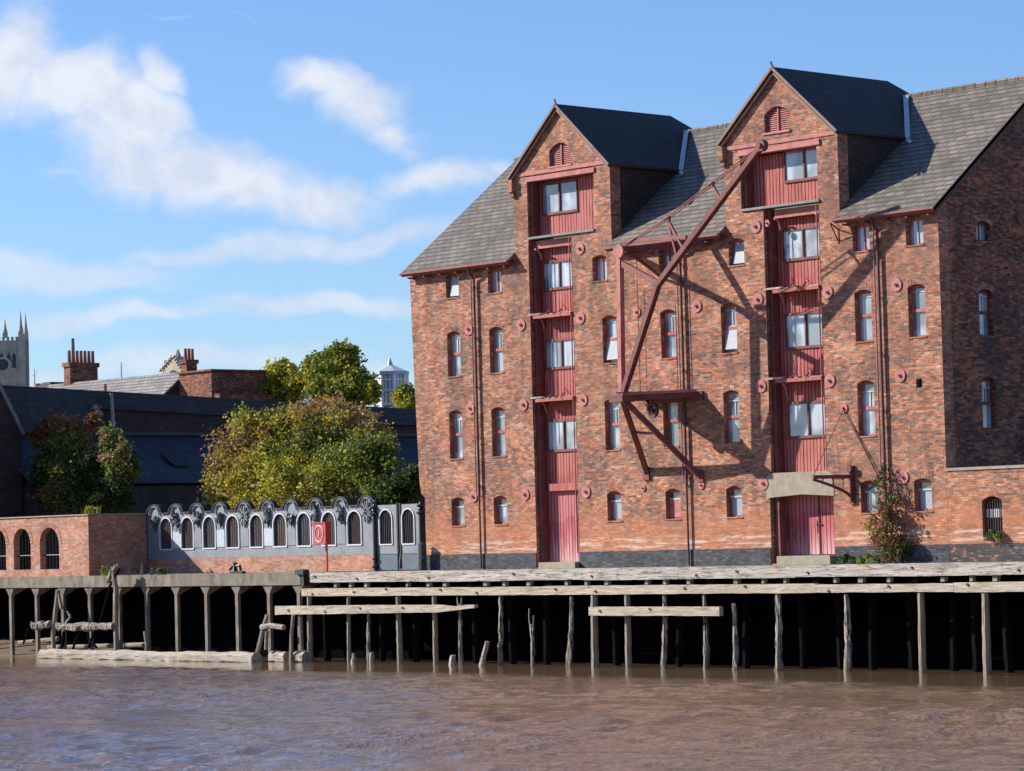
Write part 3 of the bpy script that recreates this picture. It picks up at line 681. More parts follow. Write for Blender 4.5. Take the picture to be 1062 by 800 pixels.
# cracked-off brickwork and lamp: small bracket under the eaves right of bay 2
bk = MB(); bk.beam((21.5, 0, 10.9), (21.55, -.45, 11.1), .035); bk.beam((21.5, 0, 10.5), (21.55, -.45, 11.08), .03); bk.beam((21.5, 0, 10.45), (21.5, 0, 10.95), .05)
bk.build('strut', 'reddk', B)

# low outbuilding on the right, front flush with the warehouse
O = thing('brick_outbuilding', 'low flat-topped brick outbuilding with one barred arched window at right edge', 'outbuilding', (29, 0, 0))
MB().sheet([(25.70, -.3), (36, -.3), (36, 2.86), (25.70, 2.86)], [arch(27.07, 27.86, .74, 2.02, .14)], F0, .35, .3).build('front_wall', 'brick', O)
MB().box(25.7, 36, -.04, .38, 2.86, 2.95).build('coping', 'stone', O)
MB().box(25.73, 36, -.025, .05, -.2, .55).build('painted_base', brick('patchy_black_base', [(.3, (.03, .03, .033)), (.6, (.06, .055, .06)), (.66, (.35, .13, .07)), (.9, (.4, .2, .12))], (.1, .1, .1), .3, zmask=False), O)
MB().box(25.7, 36, 6.6, 7, -.3, 2.8).box(35.6, 36, .36, 6.59, -.3, 2.8).build('side_wall', 'brick_gable', O)
MB().box(25.7, 36, .39, 7, 2.8, 2.86).build('flat_roof', 'slate_dark', O)
wf = MB().box(27.07, 27.86, .2, .22, .74, 2.02).build('window', 'vent', O)
bb = MB()
for i in range(8): bb.tube([(27.12+i*.1, .1, .76), (27.12+i*.1, .1, 1.95)], .012, 5)
bb.build('window_bars', 'iron', wf)
bb = MB()
for i in range(9): bb.box(27.12+i*.078, 27.16+i*.078, .14, .16, 1.35, 1.62)
bb.build('white_slats', 'screenlt', wf)

# ------------------------------------------------------------------ wall crane
DC = 2.5
N = at(645, 410, -DC); P = at(643, 262, -DC); TIP = at(790, 151, -DC-.05); BEND = at(682, 296, -DC)
C = thing('wall_crane', 'dark red iron swing crane bracketed to the wall with a long slanting jib', 'crane', (13.6, 0, 3))
p = MB(); p.beam(N+Vector((0, 0, .1)), P, .17, .2); p.tube([P, P+Vector((0, 0, .25))], .13, 10); p.box(P.x-.2, P.x+.2, P.y-.2, P.y+.2, P.z-.02, P.z+.05)
p.disc((P.x+.12, P.y-.14, P.z+.02), .24, .08)
p.build('mast', 'redplate', C)
j = MB(); S = N+Vector((.1, 0, .12))
for dy in (-.09, .09):
    for a_, b_ in ((S, BEND), (BEND, TIP)): j.beam(a_+Vector((0, dy, 0)), b_+Vector((0, dy, 0)), .05, .34, up=(0, 1, 0)) if False else j.beam(a_+Vector((0, dy, 0)), b_+Vector((0, dy, 0)), .035, .17)
for a_, b_ in ((S, BEND), (BEND, TIP)): j.beam(a_, b_, .14, .12)
jib = j.build('jib', 'reddk', C)
hd = MB(); hd.disc(TIP+Vector((0, .1, 0)), .2, .2, n=16); hd.disc(TIP+Vector((0, -.11, 0)), .08, .06, n=8); hd.build('head_sheave', 'reddk', jib)
tr = MB(); K1 = at(738, 191, -DC); K2 = at(692, 227, -DC); J1 = BEND.lerp(TIP, .62); J2 = BEND.lerp(TIP, .26)
for dy in (-.07, .07):
    o_ = Vector((0, dy, 0)); pts = [P+Vector((-.2, 0, .05)), K2, K1, TIP]
    for a_, b_ in zip(pts, pts[1:]): tr.tube([a_+o_, b_+o_], .022, 6)
tr.build('tie_rod', 'gut', C)
st = MB(); st.beam(J1, K1, .07); st.disc(K1+Vector((0, .06, 0)), .1, .12, n=8); st.build('strut', 'gut', C); st = MB(); st.beam(J2, K2, .08); st.beam(J2+Vector((-.3, 0, -.35)), K2, .06); st.disc(K2+Vector((0, .06, 0)), .12, .12, n=8)
st.build('strut', 'gut', C)
st = MB(); st.beam(P+Vector((.1, 0, -.4)), BEND+Vector((.05, 0, .05)), .14, .2); st.beam(at(644, 250, -DC), at(712, 246, -DC), .1, .12); st.build('brace', 'gut', C)
# top stays back to the wall
st = MB(); st.beam(P+Vector((0, 0, .1)), (11.55, 0, 11.05), .16, .18); st.beam(P+Vector((0, 0, .1)), (15.7, 0, 11.0), .16, .18); st.beam(P+Vector((0, .5, -.0)), (13.4, 0, 9.95), .08)
st.build('top_stay', 'reddk', C)
# lower bracket
f1 = Vector((12.35, 0, 3.25)); f2 = Vector((14.95, 0, 3.0)); w1 = Vector((12.5, 0, N.z)); w2 = Vector((14.95, 0, N.z))
st = MB(); nb = N+Vector((0, 0, -.1))
st.beam(nb, w1, .16, .2); st.beam(nb, w2, .16, .2); st.beam(f1, nb, .15, .18); st.beam(f2, nb, .15, .18); st.beam(f1.lerp(nb, .55), f2.lerp(nb, .55), .09)
st.box(12.3, 15.2, -.12, -.005, N.z-.22, N.z+.1); st.box(12.2, 12.5, -.08, -.004, 3.0, 3.45); st.box(14.8, 15.1, -.08, -.004, 2.85, 3.25)
st.box(N.x-.32, N.x+.32, N.y-.3, N.y+.3, N.z-.24, N.z-.02)
st.build('bracket', 'reddk', C)
st = MB(); st.beam(nb+Vector((.1, -.1, .13)), w2+Vector((0, -.12, .13)), .06, .09); st.poly([(N.x-.15, -DC-.12, N.z+.06), (15.0, -.15, N.z+.09), (14.4, -.15, N.z+.09), (12.5, -.15, N.z+.09), (N.x-.2, -DC+.2, N.z+.06)], (0, 0, .05)); st.build('deck_plate', 'redplate', C)
st = MB(); pc = at(678, 426, -1.2); st.disc(pc, .26, .1, n=16, inner=.17); st.disc(pc, .09, .12, n=10); st.beam(pc+Vector((-.2, -.05, 0)), pc+Vector((.2, -.05, 0)), .05); st.beam(pc+Vector((0, -.05, -.2)), pc+Vector((0, -.05, .5)), .05); st.tube([pc+Vector((-.35, 0, .4)), pc+Vector((-.05, 0, .05))], .05, 6)
st.build('chain_wheel', 'iron', C)
st = MB(); q = at(660, 262, -1.0); st.tube([q, (q.x, q.y, N.z+.1)], .014, 5); q2 = at(668, 300, -.6); st.tube([q2, (q2.x, q2.y, N.z+.15)], .012, 5); st.build('hanging_chain', 'reddk', C)

# small bracket jib by the wide door
K = thing('bracket_jib', 'small iron bracket jib with stay rods beside the wide ground door', 'crane bracket', (21.6, 0, 2.6))
tipk = at(843, 495, -1.55); root = Vector((21.78, 0, tipk.z))
k = MB(); k.beam(root, tipk, .1, .12); n = 8
cur = [root+Vector((0, -.02, -.75))+(tipk-root)*(i/n)+Vector((0, 0, .68*(i/n)**.6)) for i in range(n+1)]
for a_, b_ in zip(cur, cur[1:]): k.beam(a_, b_, .07, .08)
for i in (2, 4, 6): k.beam(cur[i], root+(tipk-root)*(i/n), .035)
k.box(21.68, 21.88, -.08, -.003, tipk.z-.9, tipk.z+.35); k.tube([root+Vector((0, -.1, -.8)), root+Vector((0, -.1, .3))], .06, 8)
k.disc(root+Vector((0, -.1, .25)), .12, .1, n=10)
k.build('bracket', 'reddk', K)
r_ = MB(); an = Vector((21.51, -.05, 5.0)); r_.tube([an, tipk], .014, 5); r_.tube([an, (22.95, -.08, 2.75)], .018, 5); r_.build('stay_rod', 'iron', K)

# ------------------------------------------------------------------ quays
def rot_pile(x, y, z0, z1, r0, lean=(0, 0), jag=.25, seed=1, mat='pile', name='pile', parent=None, bend=0, split=False, round_=False):
    rr = random.Random(seed); n = max(5, int((z1-z0)/.22)); pts = []; rad = []
    for i in range(n+1):
        f = i/n; pts.append((x+lean[0]*f+bend*math.sin(f*3.1)+rr.uniform(-.012, .012), y+lean[1]*f, z0+(z1-z0)*f))
        g_ = r0*(1-.12*f)*(1-jag*max(0, f-.35)*rr.uniform(.3, 1.3)); rad.append(g_)
    mb = MB(); mb.tube(pts, rad, 8, jit=.28 if jag > .3 else .04, seed=seed, sq=0 if (round_ or jag > .3) else .75)
    if jag > .3 and mat == 'pile': mat = 'rotpile'
    if split:
        a = Vector(pts[-1]); mb.tube([Vector(pts[-3])+Vector((-.05, 0, 0)), a+Vector((-.12, 0, .25)), a+Vector((-.1, 0, .55))], [r0*.5, r0*.35, .02], 5, jit=.3, seed=seed+3)
        mb.tube([Vector(pts[-2])+Vector((.06, 0, 0)), a+Vector((.12, 0, .3))], [r0*.45, .03], 5, jit=.3, seed=seed+5)
    return mb.build(name, mat, parent)

CQ = thing('concrete_quay', 'old stained concrete quay edge on slim columns, left of the timber wharf', 'quay', (-16, -1.7, 0))
MB().box(-48, -3.35, -3.0, -.46, -.46, .0).build('quay_deck', 'concrete', CQ)
for x in [-24.95-2.05*k for k in range(9, 0, -1)]+[-23.3, -21.35, -19.4, -17.44, -15.38, -13.44, -11.41, -9.44, -7.45, -5.44, -3.6]:
    c = MB(); c.box(x-.085, x+.085, -2.92, -2.78, ZW-.4, -.8)
    c.add([(x-.085, -2.92, -.8), (x+.085, -2.92, -.8), (x+.085, -2.78, -.8), (x-.085, -2.78, -.8), (x-.32, -2.95, -.461), (x+.32, -2.95, -.461), (x+.32, -2.2, -.461), (x-.32, -2.2, -.461)],
          [(0, 1, 5, 4), (1, 2, 6, 5), (2, 3, 7, 6), (3, 0, 4, 7)])
    c.build('quay_column', 'concrete', CQ)
bw_ = MB(); bw_.box(-48, -3.35, -.44, -.3, ZW-.6, -.02)
for k in range(22): xx = -47+k*2.03; bw_.box(xx, xx+.28, -1.9, -.5, -.9, -.47)
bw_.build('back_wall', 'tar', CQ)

TW = thing('timber_wharf', 'long decaying timber wharf with bleached beams in front of the brick warehouse', 'wharf', (14, -1.7, 0))
dk = MB(); dk.box(-3.3, 42, -2.75, -.46, -.16, -.02)
dk.build('deck', 'pile', TW)
def plank(name, x0, x1, y0, y1, z0, z1, seed, parent, z0b=None, z1b=None, broken=False, mat='timber'):
    rr = random.Random(seed); n = max(2, int((x1-x0)/.5)); vs = []; fs = []
    for i in range(n+1):
        f = i/n; x = x0+(x1-x0)*f; a = z0+((z0b if z0b is not None else z0)-z0)*f; b = z1+((z1b if z1b is not None else z1)-z1)*f
        if broken and f > .82: a += (f-.82)*1.0*(b-a)*3; b -= rr.uniform(0, .08)
        j1, j2, j3 = (rr.uniform(-.007, .007) for _ in range(3))
        vs += [(x, y0+j1, a+j2), (x, y1, a+j2), (x, y1, b+j3), (x, y0+j1, b+j3)]
    for i in range(n):
        o = 4*i
        for k in range(4): fs.append((o+k, o+4+k, o+4+(k+1) % 4, o+(k+1) % 4))
    fs.append((0, 1, 2, 3)); fs.append((4*n+3, 4*n+2, 4*n+1, 4*n))
    mb = MB(); mb.add(vs, fs)
    if name != 'stay_plank':
        for q in range(int((x1-x0)/2.3)):
            xx = x0+.6+q*2.3+rr.uniform(-.3, .3); zz = (z0+z1)/2+rr.uniform(-.08, .1); mb.disc((xx, y0-.012, zz), .045, .03, n=7, mi=1)
    return mb.build(name, [mat, 'iron'], parent)
cut = [-2.72, 3.6, 8.0, 12.1, 16.7, 21.9, 26.2, 30.2, 36, 42]
for i, (a, b) in enumerate(zip(cut, cut[1:])):
    plank('edge_beam', a+.005, b-.005, -3.05, -2.76, -.38+R.uniform(-.02, .02), .0+R.uniform(-.02, .015), 20+i, TW, mat='edge')
cut = [-3.15, 4.0, 10.2, 16.7, 22.8, 28.4, 33, 42]
for i, (a, b) in enumerate(zip(cut, cut[1:])):
    plank('waling_beam', a+.005, b-.005, -3.12, -2.85, -.88+R.uniform(-.02, .02), -.60+R.uniform(-.02, .02), 40+i, TW)
x = -2.3
i = 0
while x < 41:
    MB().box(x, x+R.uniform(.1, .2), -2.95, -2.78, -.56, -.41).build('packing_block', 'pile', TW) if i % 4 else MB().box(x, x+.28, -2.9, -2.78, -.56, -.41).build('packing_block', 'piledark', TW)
    x += R.uniform(.85, 1.25); i += 1
plank('fender_plank', -4.5, 6.9, -3.36, -3.18, -1.57, -1.24, 70, TW, -1.46, -1.2, broken=True)
plank('fender_plank', 12.72, 18.83, -3.36, -3.18, -1.59, -1.29, 71, TW)
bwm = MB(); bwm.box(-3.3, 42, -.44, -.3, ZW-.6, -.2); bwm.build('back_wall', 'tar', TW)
# front piles: (x px, bottom lean, top z, kind)
fp = [(322, 0, -.87, .14, 0), (362, .03, -.87, .10, 0), (382, .04, -1.2, .10, 1), (415, -.02, -.87, .14, 0), (452, .0, -.87, .13, 0), (478, .0, -1.2, .10, 1), (517, .12, -.87, .13, 2), (551, .03, -1.9, .1, 3), (588, .18, -.95, .13, 2), (617, .02, -.6, .17, 0), (652, .0, -.87, .15, 0), (687, .1, -.87, .13, 2), (731, .03, -.87, .13, 2), (761, .05, -1.2, .12, 2), (806, .06, -.6, .17, 2), (878, .03, -.92, .15, 2), (957, .0, -.87, .15, 0), (1024, .0, -.87, .16, 0), (1085, 0, -.87, .15, 0), (1140, 0, -.87, .15, 0)]
for i, (px, ln, zt, r0, kind) in enumerate(fp):
    x = at(px, 660, -3).x
    rot_pile(x-.06, -2.98, ZW-.5, zt, r0*.8, (ln*1.6+.02, .0), [.04, .35, .4, .55][kind], 100+i, parent=TW, bend=(.06 if kind >= 2 else 0), split=(kind == 3 or (kind == 1 and i % 2)))
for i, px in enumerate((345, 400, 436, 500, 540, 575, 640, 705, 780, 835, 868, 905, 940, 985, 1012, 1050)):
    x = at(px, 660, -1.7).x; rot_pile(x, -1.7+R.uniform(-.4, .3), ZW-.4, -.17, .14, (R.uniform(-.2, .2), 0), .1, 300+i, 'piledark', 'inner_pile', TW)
MB().box(-3.55, -3.05, -3.1, -2.8, -.06, .12).box(-3.3, -3.15, -3.0, -2.8, -.5, -.05).build('end_post', 'black', TW)

grp = 'broken pile stumps in the water under the wharf'
for lab, px, zt, r0, sd in (('short pale pile stump in the water, leftmost under the wharf', 363, -2.98, .1, 1), ('short pale pile stump leaning right of the first pair', 382, -2.95, .11, 2), ('lumpy low pale pile stump between two standing wharf piles', 466, -3.0, .17, 3), ('split pile stump with bright broken tip rising from the water', 495, -2.5, .12, 4)):
    x = at(px, 680, -3.4).x; o = rot_pile(x, -3.3, ZW-.4, zt, r0, (.42 if sd == 4 else .08, 0), .5, 400+sd, 'log', 'pile_stump'); tag(o, lab, 'pile stump', grp)

# old timber frame standing in front of the concrete quay
OF = thing('timber_fender_frame', 'collapsed old timber fender frame with leaning posts before the concrete quay', 'fender frame', (-17, -3.8, ZW))
yF = -3.6
def post(pts, r0, seed, mat='pile', nm='post', jit=.18):
    P_ = []
    for (a, b), (c, d) in zip(pts, pts[1:]):
        for k in range(4): f = k/4; P_.append(at(a+(c-a)*f, b+(d-b)*f, yF))
    P_.append(at(*pts[-1], yF)); MB().tube(P_, [r0*(1-.2*k/len(P_)) for k in range(len(P_))], 7, jit=jit, seed=seed).build(nm, mat, OF)
post([(56, 700), (55, 660), (60, 612)], .12, 1); post([(121, 700), (120, 640), (120, 610), (117, 588)], .12, 2)
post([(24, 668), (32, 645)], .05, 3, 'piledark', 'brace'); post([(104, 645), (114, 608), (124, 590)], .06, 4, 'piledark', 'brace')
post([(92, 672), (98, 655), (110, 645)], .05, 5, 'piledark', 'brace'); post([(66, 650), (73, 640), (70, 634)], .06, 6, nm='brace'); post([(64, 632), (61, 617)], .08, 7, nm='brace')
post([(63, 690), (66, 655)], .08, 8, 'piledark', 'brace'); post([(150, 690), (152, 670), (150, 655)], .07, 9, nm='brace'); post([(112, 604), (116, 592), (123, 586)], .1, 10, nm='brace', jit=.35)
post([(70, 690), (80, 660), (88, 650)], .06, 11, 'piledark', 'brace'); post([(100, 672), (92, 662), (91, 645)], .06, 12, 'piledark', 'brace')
for a, b, r0 in (((34, 649), (52, 648), .17), ((60, 650), (118, 650), .17)):
    n = 14; rr = random.Random(5); pts = [at(a[0]+(b[0]-a[0])*k/n, a[1]+(b[1]-a[1])*k/n+rr.uniform(-.7, .7), yF-.1) for k in range(n+1)]
    MB().tube(pts, [r0*rr.uniform(.8, 1.1) for _ in pts], 7, jit=.32, seed=8).build('rail', 'rotpile', OF)
for a, b, nm in (((20, 667), (60, 663), 'low_rail'), ((50, 672), (150, 669), 'low_rail')):
    n = 10; pts = [at(a[0]+(b[0]-a[0])*k/n, a[1]+(b[1]-a[1])*k/n, -2.2) for k in range(n+1)]; MB().tube(pts, .1, 7, jit=.2, seed=9).build(nm, 'pile', OF)
LP2 = thing('leaning_fender_post', 'bent timber post with a short stub of rail at the end of the floating boom', 'post', at(268, 690, -3.5))
def lean(pts, r0, seed, y=-3.5, mat='pile', nm='post'):
    P_ = [at(a, b, y) for a, b in pts]; MB().tube(P_, [r0*(1-.1*k) for k in range(len(P_))], 7, jit=.15, seed=seed).build(nm, mat, LP2)
lean([(265, 700), (267, 678), (272, 655), (277, 638)], .12, 1); lean([(272, 651), (280, 649), (294, 651)], .13, 2, mat='log', nm='rail_stub'); lean([(277, 655), (276, 674)], .08, 3)
lean([(302, 695), (302, 660), (304, 638)], .09, 4); lean([(313, 675), (311, 640)], .07, 5)
def boom(px0, px1, py0, py1, zc, r0, seed, lab, y=-3.9):
    rr = random.Random(seed); a = at(px0, 680, y); b = at(px1, 680, y); n = max(5, int((b.x-a.x)/.35)); pts = []
    for k in range(n+1): pts.append((a.x+(b.x-a.x)*k/n, y, zc+rr.uniform(-.03, .03)))
    mb = MB(); mb.tube(pts, [r0*rr.uniform(.93, 1.04) for _ in pts], 8, jit=.05, seed=seed, sq=.9)
    return tag(mb.build('floating_boom', 'log'), lab, 'boom', 'pale timber booms at the foot of the quay')
boom(44, 266, 0, 0, ZW+.12, .25, 11, 'long pale mud-caked timber boom lying along the quay waterline')
boom(283, 299, 0, 0, ZW+.14, .25, 12, 'short square pale timber boom offcut right of the bent post', -3.2)
boom(308, 318, 0, 0, ZW+.16, .25, 13, 'smallest pale timber block by the first wharf pile', -3.2)

# mooring lump and weeds on the quay
cl = MB(); b0 = at(244, 594, -2.5); cl.box(b0.x-.2, b0.x+.55, -2.6, -2.4, 0.0, .09); cl.tube([(b0.x, -2.5, .08), (b0.x-.02, -2.5, .3), (b0.x+.02, -2.5, .42)], [.12, .07, .1], 8); cl.tube([(b0.x-.35, -2.5, .16), (b0.x-.1, -2.5, .32), (b0.x+.3, -2.5, .3), (b0.x+.36, -2.5, .12)], .06, 6)
tag(cl.build('mooring_cleat', 'black'), 'black iron mooring cleat on the concrete quay before the grey screen', 'cleat')
for i, (px, h_) in enumerate(((133, .3), (147, .42), (157, .28))):
    a = at(px, 594, -2.8); o = MB().tube([(a.x, -2.8, -.0), (a.x+.02, -2.8, h_)], [.07, .05], 6, jit=.2, seed=i).build('bollard_stub', 'pile')
    tag(o, ('low grey timber stub at the quay edge nearest the leaning posts', 'tallest of three timber stubs at the quay edge', 'low weedy timber stub before the left end of grey screen')[i], 'stub', 'timber stubs on the quay edge')

# ------------------------------------------------------------------ left brick wall with arched openings
LW = thing('arched_brick_wall', 'low red brick yard wall with round-arched openings at the left', 'wall', (-22, -2.6, 0))
hs = [rarch(x0, x1, .3, 2.06) for x0, x1 in ((-29.3, -27.75), (-26.95, -25.9), (-25.35, -24.05), (-23.45, -22.15), (-21.45, -20.02))]
MB().sheet([(-36, -.02), (-17.85, -.02), (-17.85, 2.5), (-36, 2.4)], hs, lambda u, v, d: Vector((u, -2.6+d, v)), .3, .3).build('front_wall', 'brick_new', LW)
MB().box(-18.15, -17.852, -2.29, .35, -.02, 2.5).build('return_wall', 'brick_new', LW)
MB().box(-36, -17.8, -2.65, -2.25, 2.505, 2.56).box(-18.2, -17.8, -2.24, .36, 2.505, 2.56).build('coping', 'stone', LW)
gr = MB()
for x0, x1 in ((-29.3, -27.75), (-26.95, -25.9), (-25.35, -24.05), (-23.45, -22.15), (-21.45, -20.02)):
    n = 6
    for k in range(1, n): gr.tube([(x0+(x1-x0)*k/n, -2.42, .3), (x0+(x1-x0)*k/n, -2.42, 1.95)], .015, 5)
    gr.tube([(x0, -2.42, .9), (x1, -2.42, .9)], .02, 5)
gr.build('railing', 'black', LW)
ar = MB()
for x0, x1 in ((-26.95, -25.9), (-25.35, -24.05), (-23.45, -22.15), (-21.45, -20.02)):
    r = (x1-x0)/2; c = (x0+x1)/2; zs = 2.06-r; n = 18
    for k in range(n):
        a0 = math.pi*(k+.06)/n; a1 = math.pi*(k+.94)/n
        ar.poly([(c+r*math.cos(a0), -2.615, zs+r*math.sin(a0)), (c+r*math.cos(a1), -2.615, zs+r*math.sin(a1)), (c+(r+.2)*math.cos(a1), -2.615, zs+(r+.2)*math.sin(a1)), (c+(r+.2)*math.cos(a0), -2.615, zs+(r+.2)*math.sin(a0))], (0, .03, 0))
ar.build('arch_bricks', 'brick_new', LW)
# shed behind it, mostly off to the left
SH = thing('dark_shed', 'dark brick shed with a sloping pale-edged verge at the far left edge', 'shed', (-36, 1, 0))
sa = atX(22, 447, -31); sb = atX(7, 417, -31); y0 = sa.y
MB().poly([(-31, y0, 0), (-31, y0, sa.z), (-31, y0-2.4, sa.z+(sb.z-sa.z)/(sa.y-sb.y)*2.4), (-31, y0-4.8, sa.z+.3), (-31, y0-4.8, 0)], (-9, 0, 0)).build('wall', 'brick_dark', SH)
sl2 = (sb.z-sa.z)/max(.3, (sa.y-sb.y))
MB().beam((-30.93, y0+.1, sa.z-.1*sl2), (-30.93, y0-2.4, sa.z+sl2*2.4), .12, .16).build('verge', 'ledge', SH)
MB().poly([(-30.9, y0+.15, sa.z-.05), (-40.1, y0+.15, sa.z-.05), (-40.1, y0-2.4, sa.z+sl2*2.4+.1), (-30.9, y0-2.4, sa.z+sl2*2.4+.1)], (0, 0, .06)).build('roof', 'slate_dark', SH)

# ------------------------------------------------------------------ grey screen with arches
GS = thing('arcaded_metal_screen', 'grey painted arcaded screen with scalloped top and ornaments on a brick base', 'screen', (-10, .4, 0))
YS = .4
tops = [-17.3, -15.77, -14.3, -12.75, -11.15, -9.6, -8.09, -6.53, -4.97, -3.38]
zt = 2.5; outl = [(-17.84, .62), (-2.98, .62), (-2.98, zt)]
for c in reversed(tops):
    outl += [(min(-2.985, c+.5*math.cos(math.pi*k/10)), zt+.36*math.sin(math.pi*k/10)) for k in range(11)]
outl += [(-17.84, zt)]
seen = []
for q in outl:
    if not seen or abs(q[0]-seen[-1][0])+abs(q[1]-seen[-1][1]) > 1e-3: seen.append((max(-17.845, q[0]), q[1]))
outl = seen
oh = []
for a, b in zip(tops, tops[1:]):
    c = (a+b)/2; oh.append(rarch(c-.43, c+.43, 1.0, 2.33))
MB().sheet(outl, oh, lambda u, v, d: Vector((u, YS+d, v)), .1, .1).build('panel', 'screen', GS)
cpn = MB()
for a, b in zip(outl, outl[1:]+outl[:1]):
    if min(a[1], b[1]) > 2.4: cpn.beam((a[0], YS+.04, a[1]+.02), (b[0], YS+.04, b[1]+.02), .22, .05)
cpn.build('capping', 'black', GS)
for i, h in enumerate(oh):
    tr_ = MB()
    for a, b in zip(h, h[1:]+h[:1]):
        tr_.beam((a[0], YS-.01, a[1]), (b[0], YS-.01, b[1]), .05, .055)
    A = tr_.build('arch_trim', 'screenlt', GS)
    c = (tops[i]+tops[i+1])/2
    bk = MB(); bk.box(c-.44, c+.44, YS+.08, YS+.099, 1.0, 2.33)
    for k in range(6): bk.tube([(c-.33+k*.132, YS+.05, 1.02), (c-.33+k*.132, YS+.05, 2.1+.2*math.sin((k+.5)/6*math.pi))], .018, 5, mi=1)
    bk.build('infill', ['mural' if i < 8 else 'grille', 'iron'], A)
    if i < 9:
        MB().box(tops[i]-.3+.04, tops[i]+.3-.04, YS-.025, YS+.02, 1.05, 1.75).build('pier_panel', 'lead' if i % 2 else 'screen', GS) if i else None
for i, c in enumerate(tops):
    rr = random.Random(50+i); o = MB(); kd = i % 5
    z = 2.42
    ring = [(c+.36*math.cos(2*math.pi*k/16), YS-.05, z+.02+.36*math.sin(2*math.pi*k/16)) for k in range(17)]
    o.tube(ring[:9], .035, 5, mi=1)
    if kd == 4:
        for k in range(14):
            a = 2*math.pi*k/14; o.beam((c+.1*math.cos(a), YS-.06, z-.15+.12*math.sin(a)), (c+.3*math.cos(a), YS-.06, z-.15+.42*math.sin(a)), .05, .05, mi=k % 2)
    else:
        for k in range(9):
            a = rr.uniform(0, 6.28); L_ = rr.uniform(.12, .34); cc = Vector((c+rr.uniform(-.12, .14), YS-.08, z-.12+rr.uniform(-.3, .12)))
            o.tube([cc, cc+Vector((.5*L_*math.cos(a), -.03, L_*math.sin(a))), cc+Vector((L_*math.cos(a+.7), 0, L_*math.sin(a+.7)))], [.09, .06, .02], 6, jit=.25, seed=k+i, mi=0 if rr.random() < .75 else 1)
        o.tube([(c+.05, YS-.07, z-.2), (c+.1, YS-.07, z-.55-.15*rr.random())], [.1, .02], 6, mi=0)
    o.build('ornament', ['orn', 'screen'], GS)
MB().box(-17.84, -2.98, YS-.02, YS+.2, -.02, .615).build('brick_base', 'brick_new', GS)
GT = thing('metal_gate', 'pair of grey gate leaves with dark arched lights between black finialled posts', 'gate', (-1.5, .4, 0))
for x0, x1, xa, xb in ((-2.8, -1.64, -2.66, -1.9), (-1.36, -.3, -1.33, -.6)):
    A = MB().sheet([(x0, .62), (x1, .62), (x1, 2.5), (x0, 2.5)], [rarch(xa if xa > x0 else x0+.1, xb, .98, 2.33)], lambda u, v, d: Vector((u, YS+d, v)), .07, .07).build('gate_leaf', 'screen', GT)
    h = rarch(xa if xa > x0 else x0+.1, xb, .98, 2.33); t_ = MB()
    for a, b in zip(h, h[1:]+h[:1]): t_.beam((a[0], YS-.01, a[1]), (b[0], YS-.01, b[1]), .045, .05)
    t_.build('arch_trim', 'screenlt', A); f_ = MB().box((xa if xa > x0 else x0+.1), xb, YS+.055, YS+.068, .98, 2.33)
    for k in range(5): f_.tube([(xa+.15+k*.11, YS+.04, 1.0), (xa+.15+k*.11, YS+.04, 2.2)], .02, 5)
    f_.build('infill', 'grille', A)
    MB().box(x0, x1, YS-.01, YS+.06, .0, .6).build('kick_panel', 'panelblue', A)
MB().box(-1.63, -1.55, YS-.03, YS+.06, .65, 2.56).box(-1.46, -1.38, YS-.03, YS+.06, .65, 2.56).build('meeting_bar', 'black', GT)
for x in (-2.9, -.17):
    q = MB(); q.tube([(x, YS-.05, 0), (x, YS-.05, 2.3)], .09, 8)
    for z_, r0 in ((.15, .17), (.45, .15), (2.15, .2), (2.3, .12), (2.42, .17), (2.55, .04)): q.tube([(x, YS-.05, z_-.08), (x, YS-.05, z_), (x, YS-.05, z_+.08)], [.07, r0, .07], 8)
    q.build('gate_post', 'black', GT)
MB().box(-.3, .25, YS-.02, YS+.15, -.02, .85).build('side_pier', 'stone', GT)

# lifebuoy cabinet
LB = thing('lifebuoy_box', 'bright red lifebuoy box on a thin red post at the wharf edge', 'lifebuoy box', at(338, 592, -1.6))
a = at(329.5, 543, -1.6); b = at(343, 564.5, -1.6); cx_ = (a.x+b.x)/2
MB().beam((cx_+.02, -1.52, -.02), (cx_+.02, -1.52, b.z+.3), .09, .06).build('post', 'signred', LB)
bx_ = MB().box(a.x, b.x, -1.85, -1.57, b.z, a.z).box(a.x-.03, b.x+.03, -1.88, -1.55, a.z, a.z+.04).build('cabinet', 'signred', LB)
q = MB(); zc = (a.z+b.z)/2; w_ = (b.x-a.x)*.34; h_ = (a.z-b.z)*.38
el_ = [(cx_+w_*math.cos(2*math.pi*k/24), -1.856, zc+h_*math.sin(2*math.pi*k/24)) for k in range(25)]
q.tube(el_, .022, 6, cap=False); el_ = [(cx_+w_*.5*math.cos(2*math.pi*k/24), -1.856, zc+h_*.6*math.sin(2*math.pi*k/24)) for k in range(25)]; q.tube([(cx_-.05, -1.856, zc-.12), (cx_+.02, -1.856, zc), (cx_-.02, -1.856, zc+.14)], .02, 5)
q.build('ring_emblem', 'signwhite', bx_)

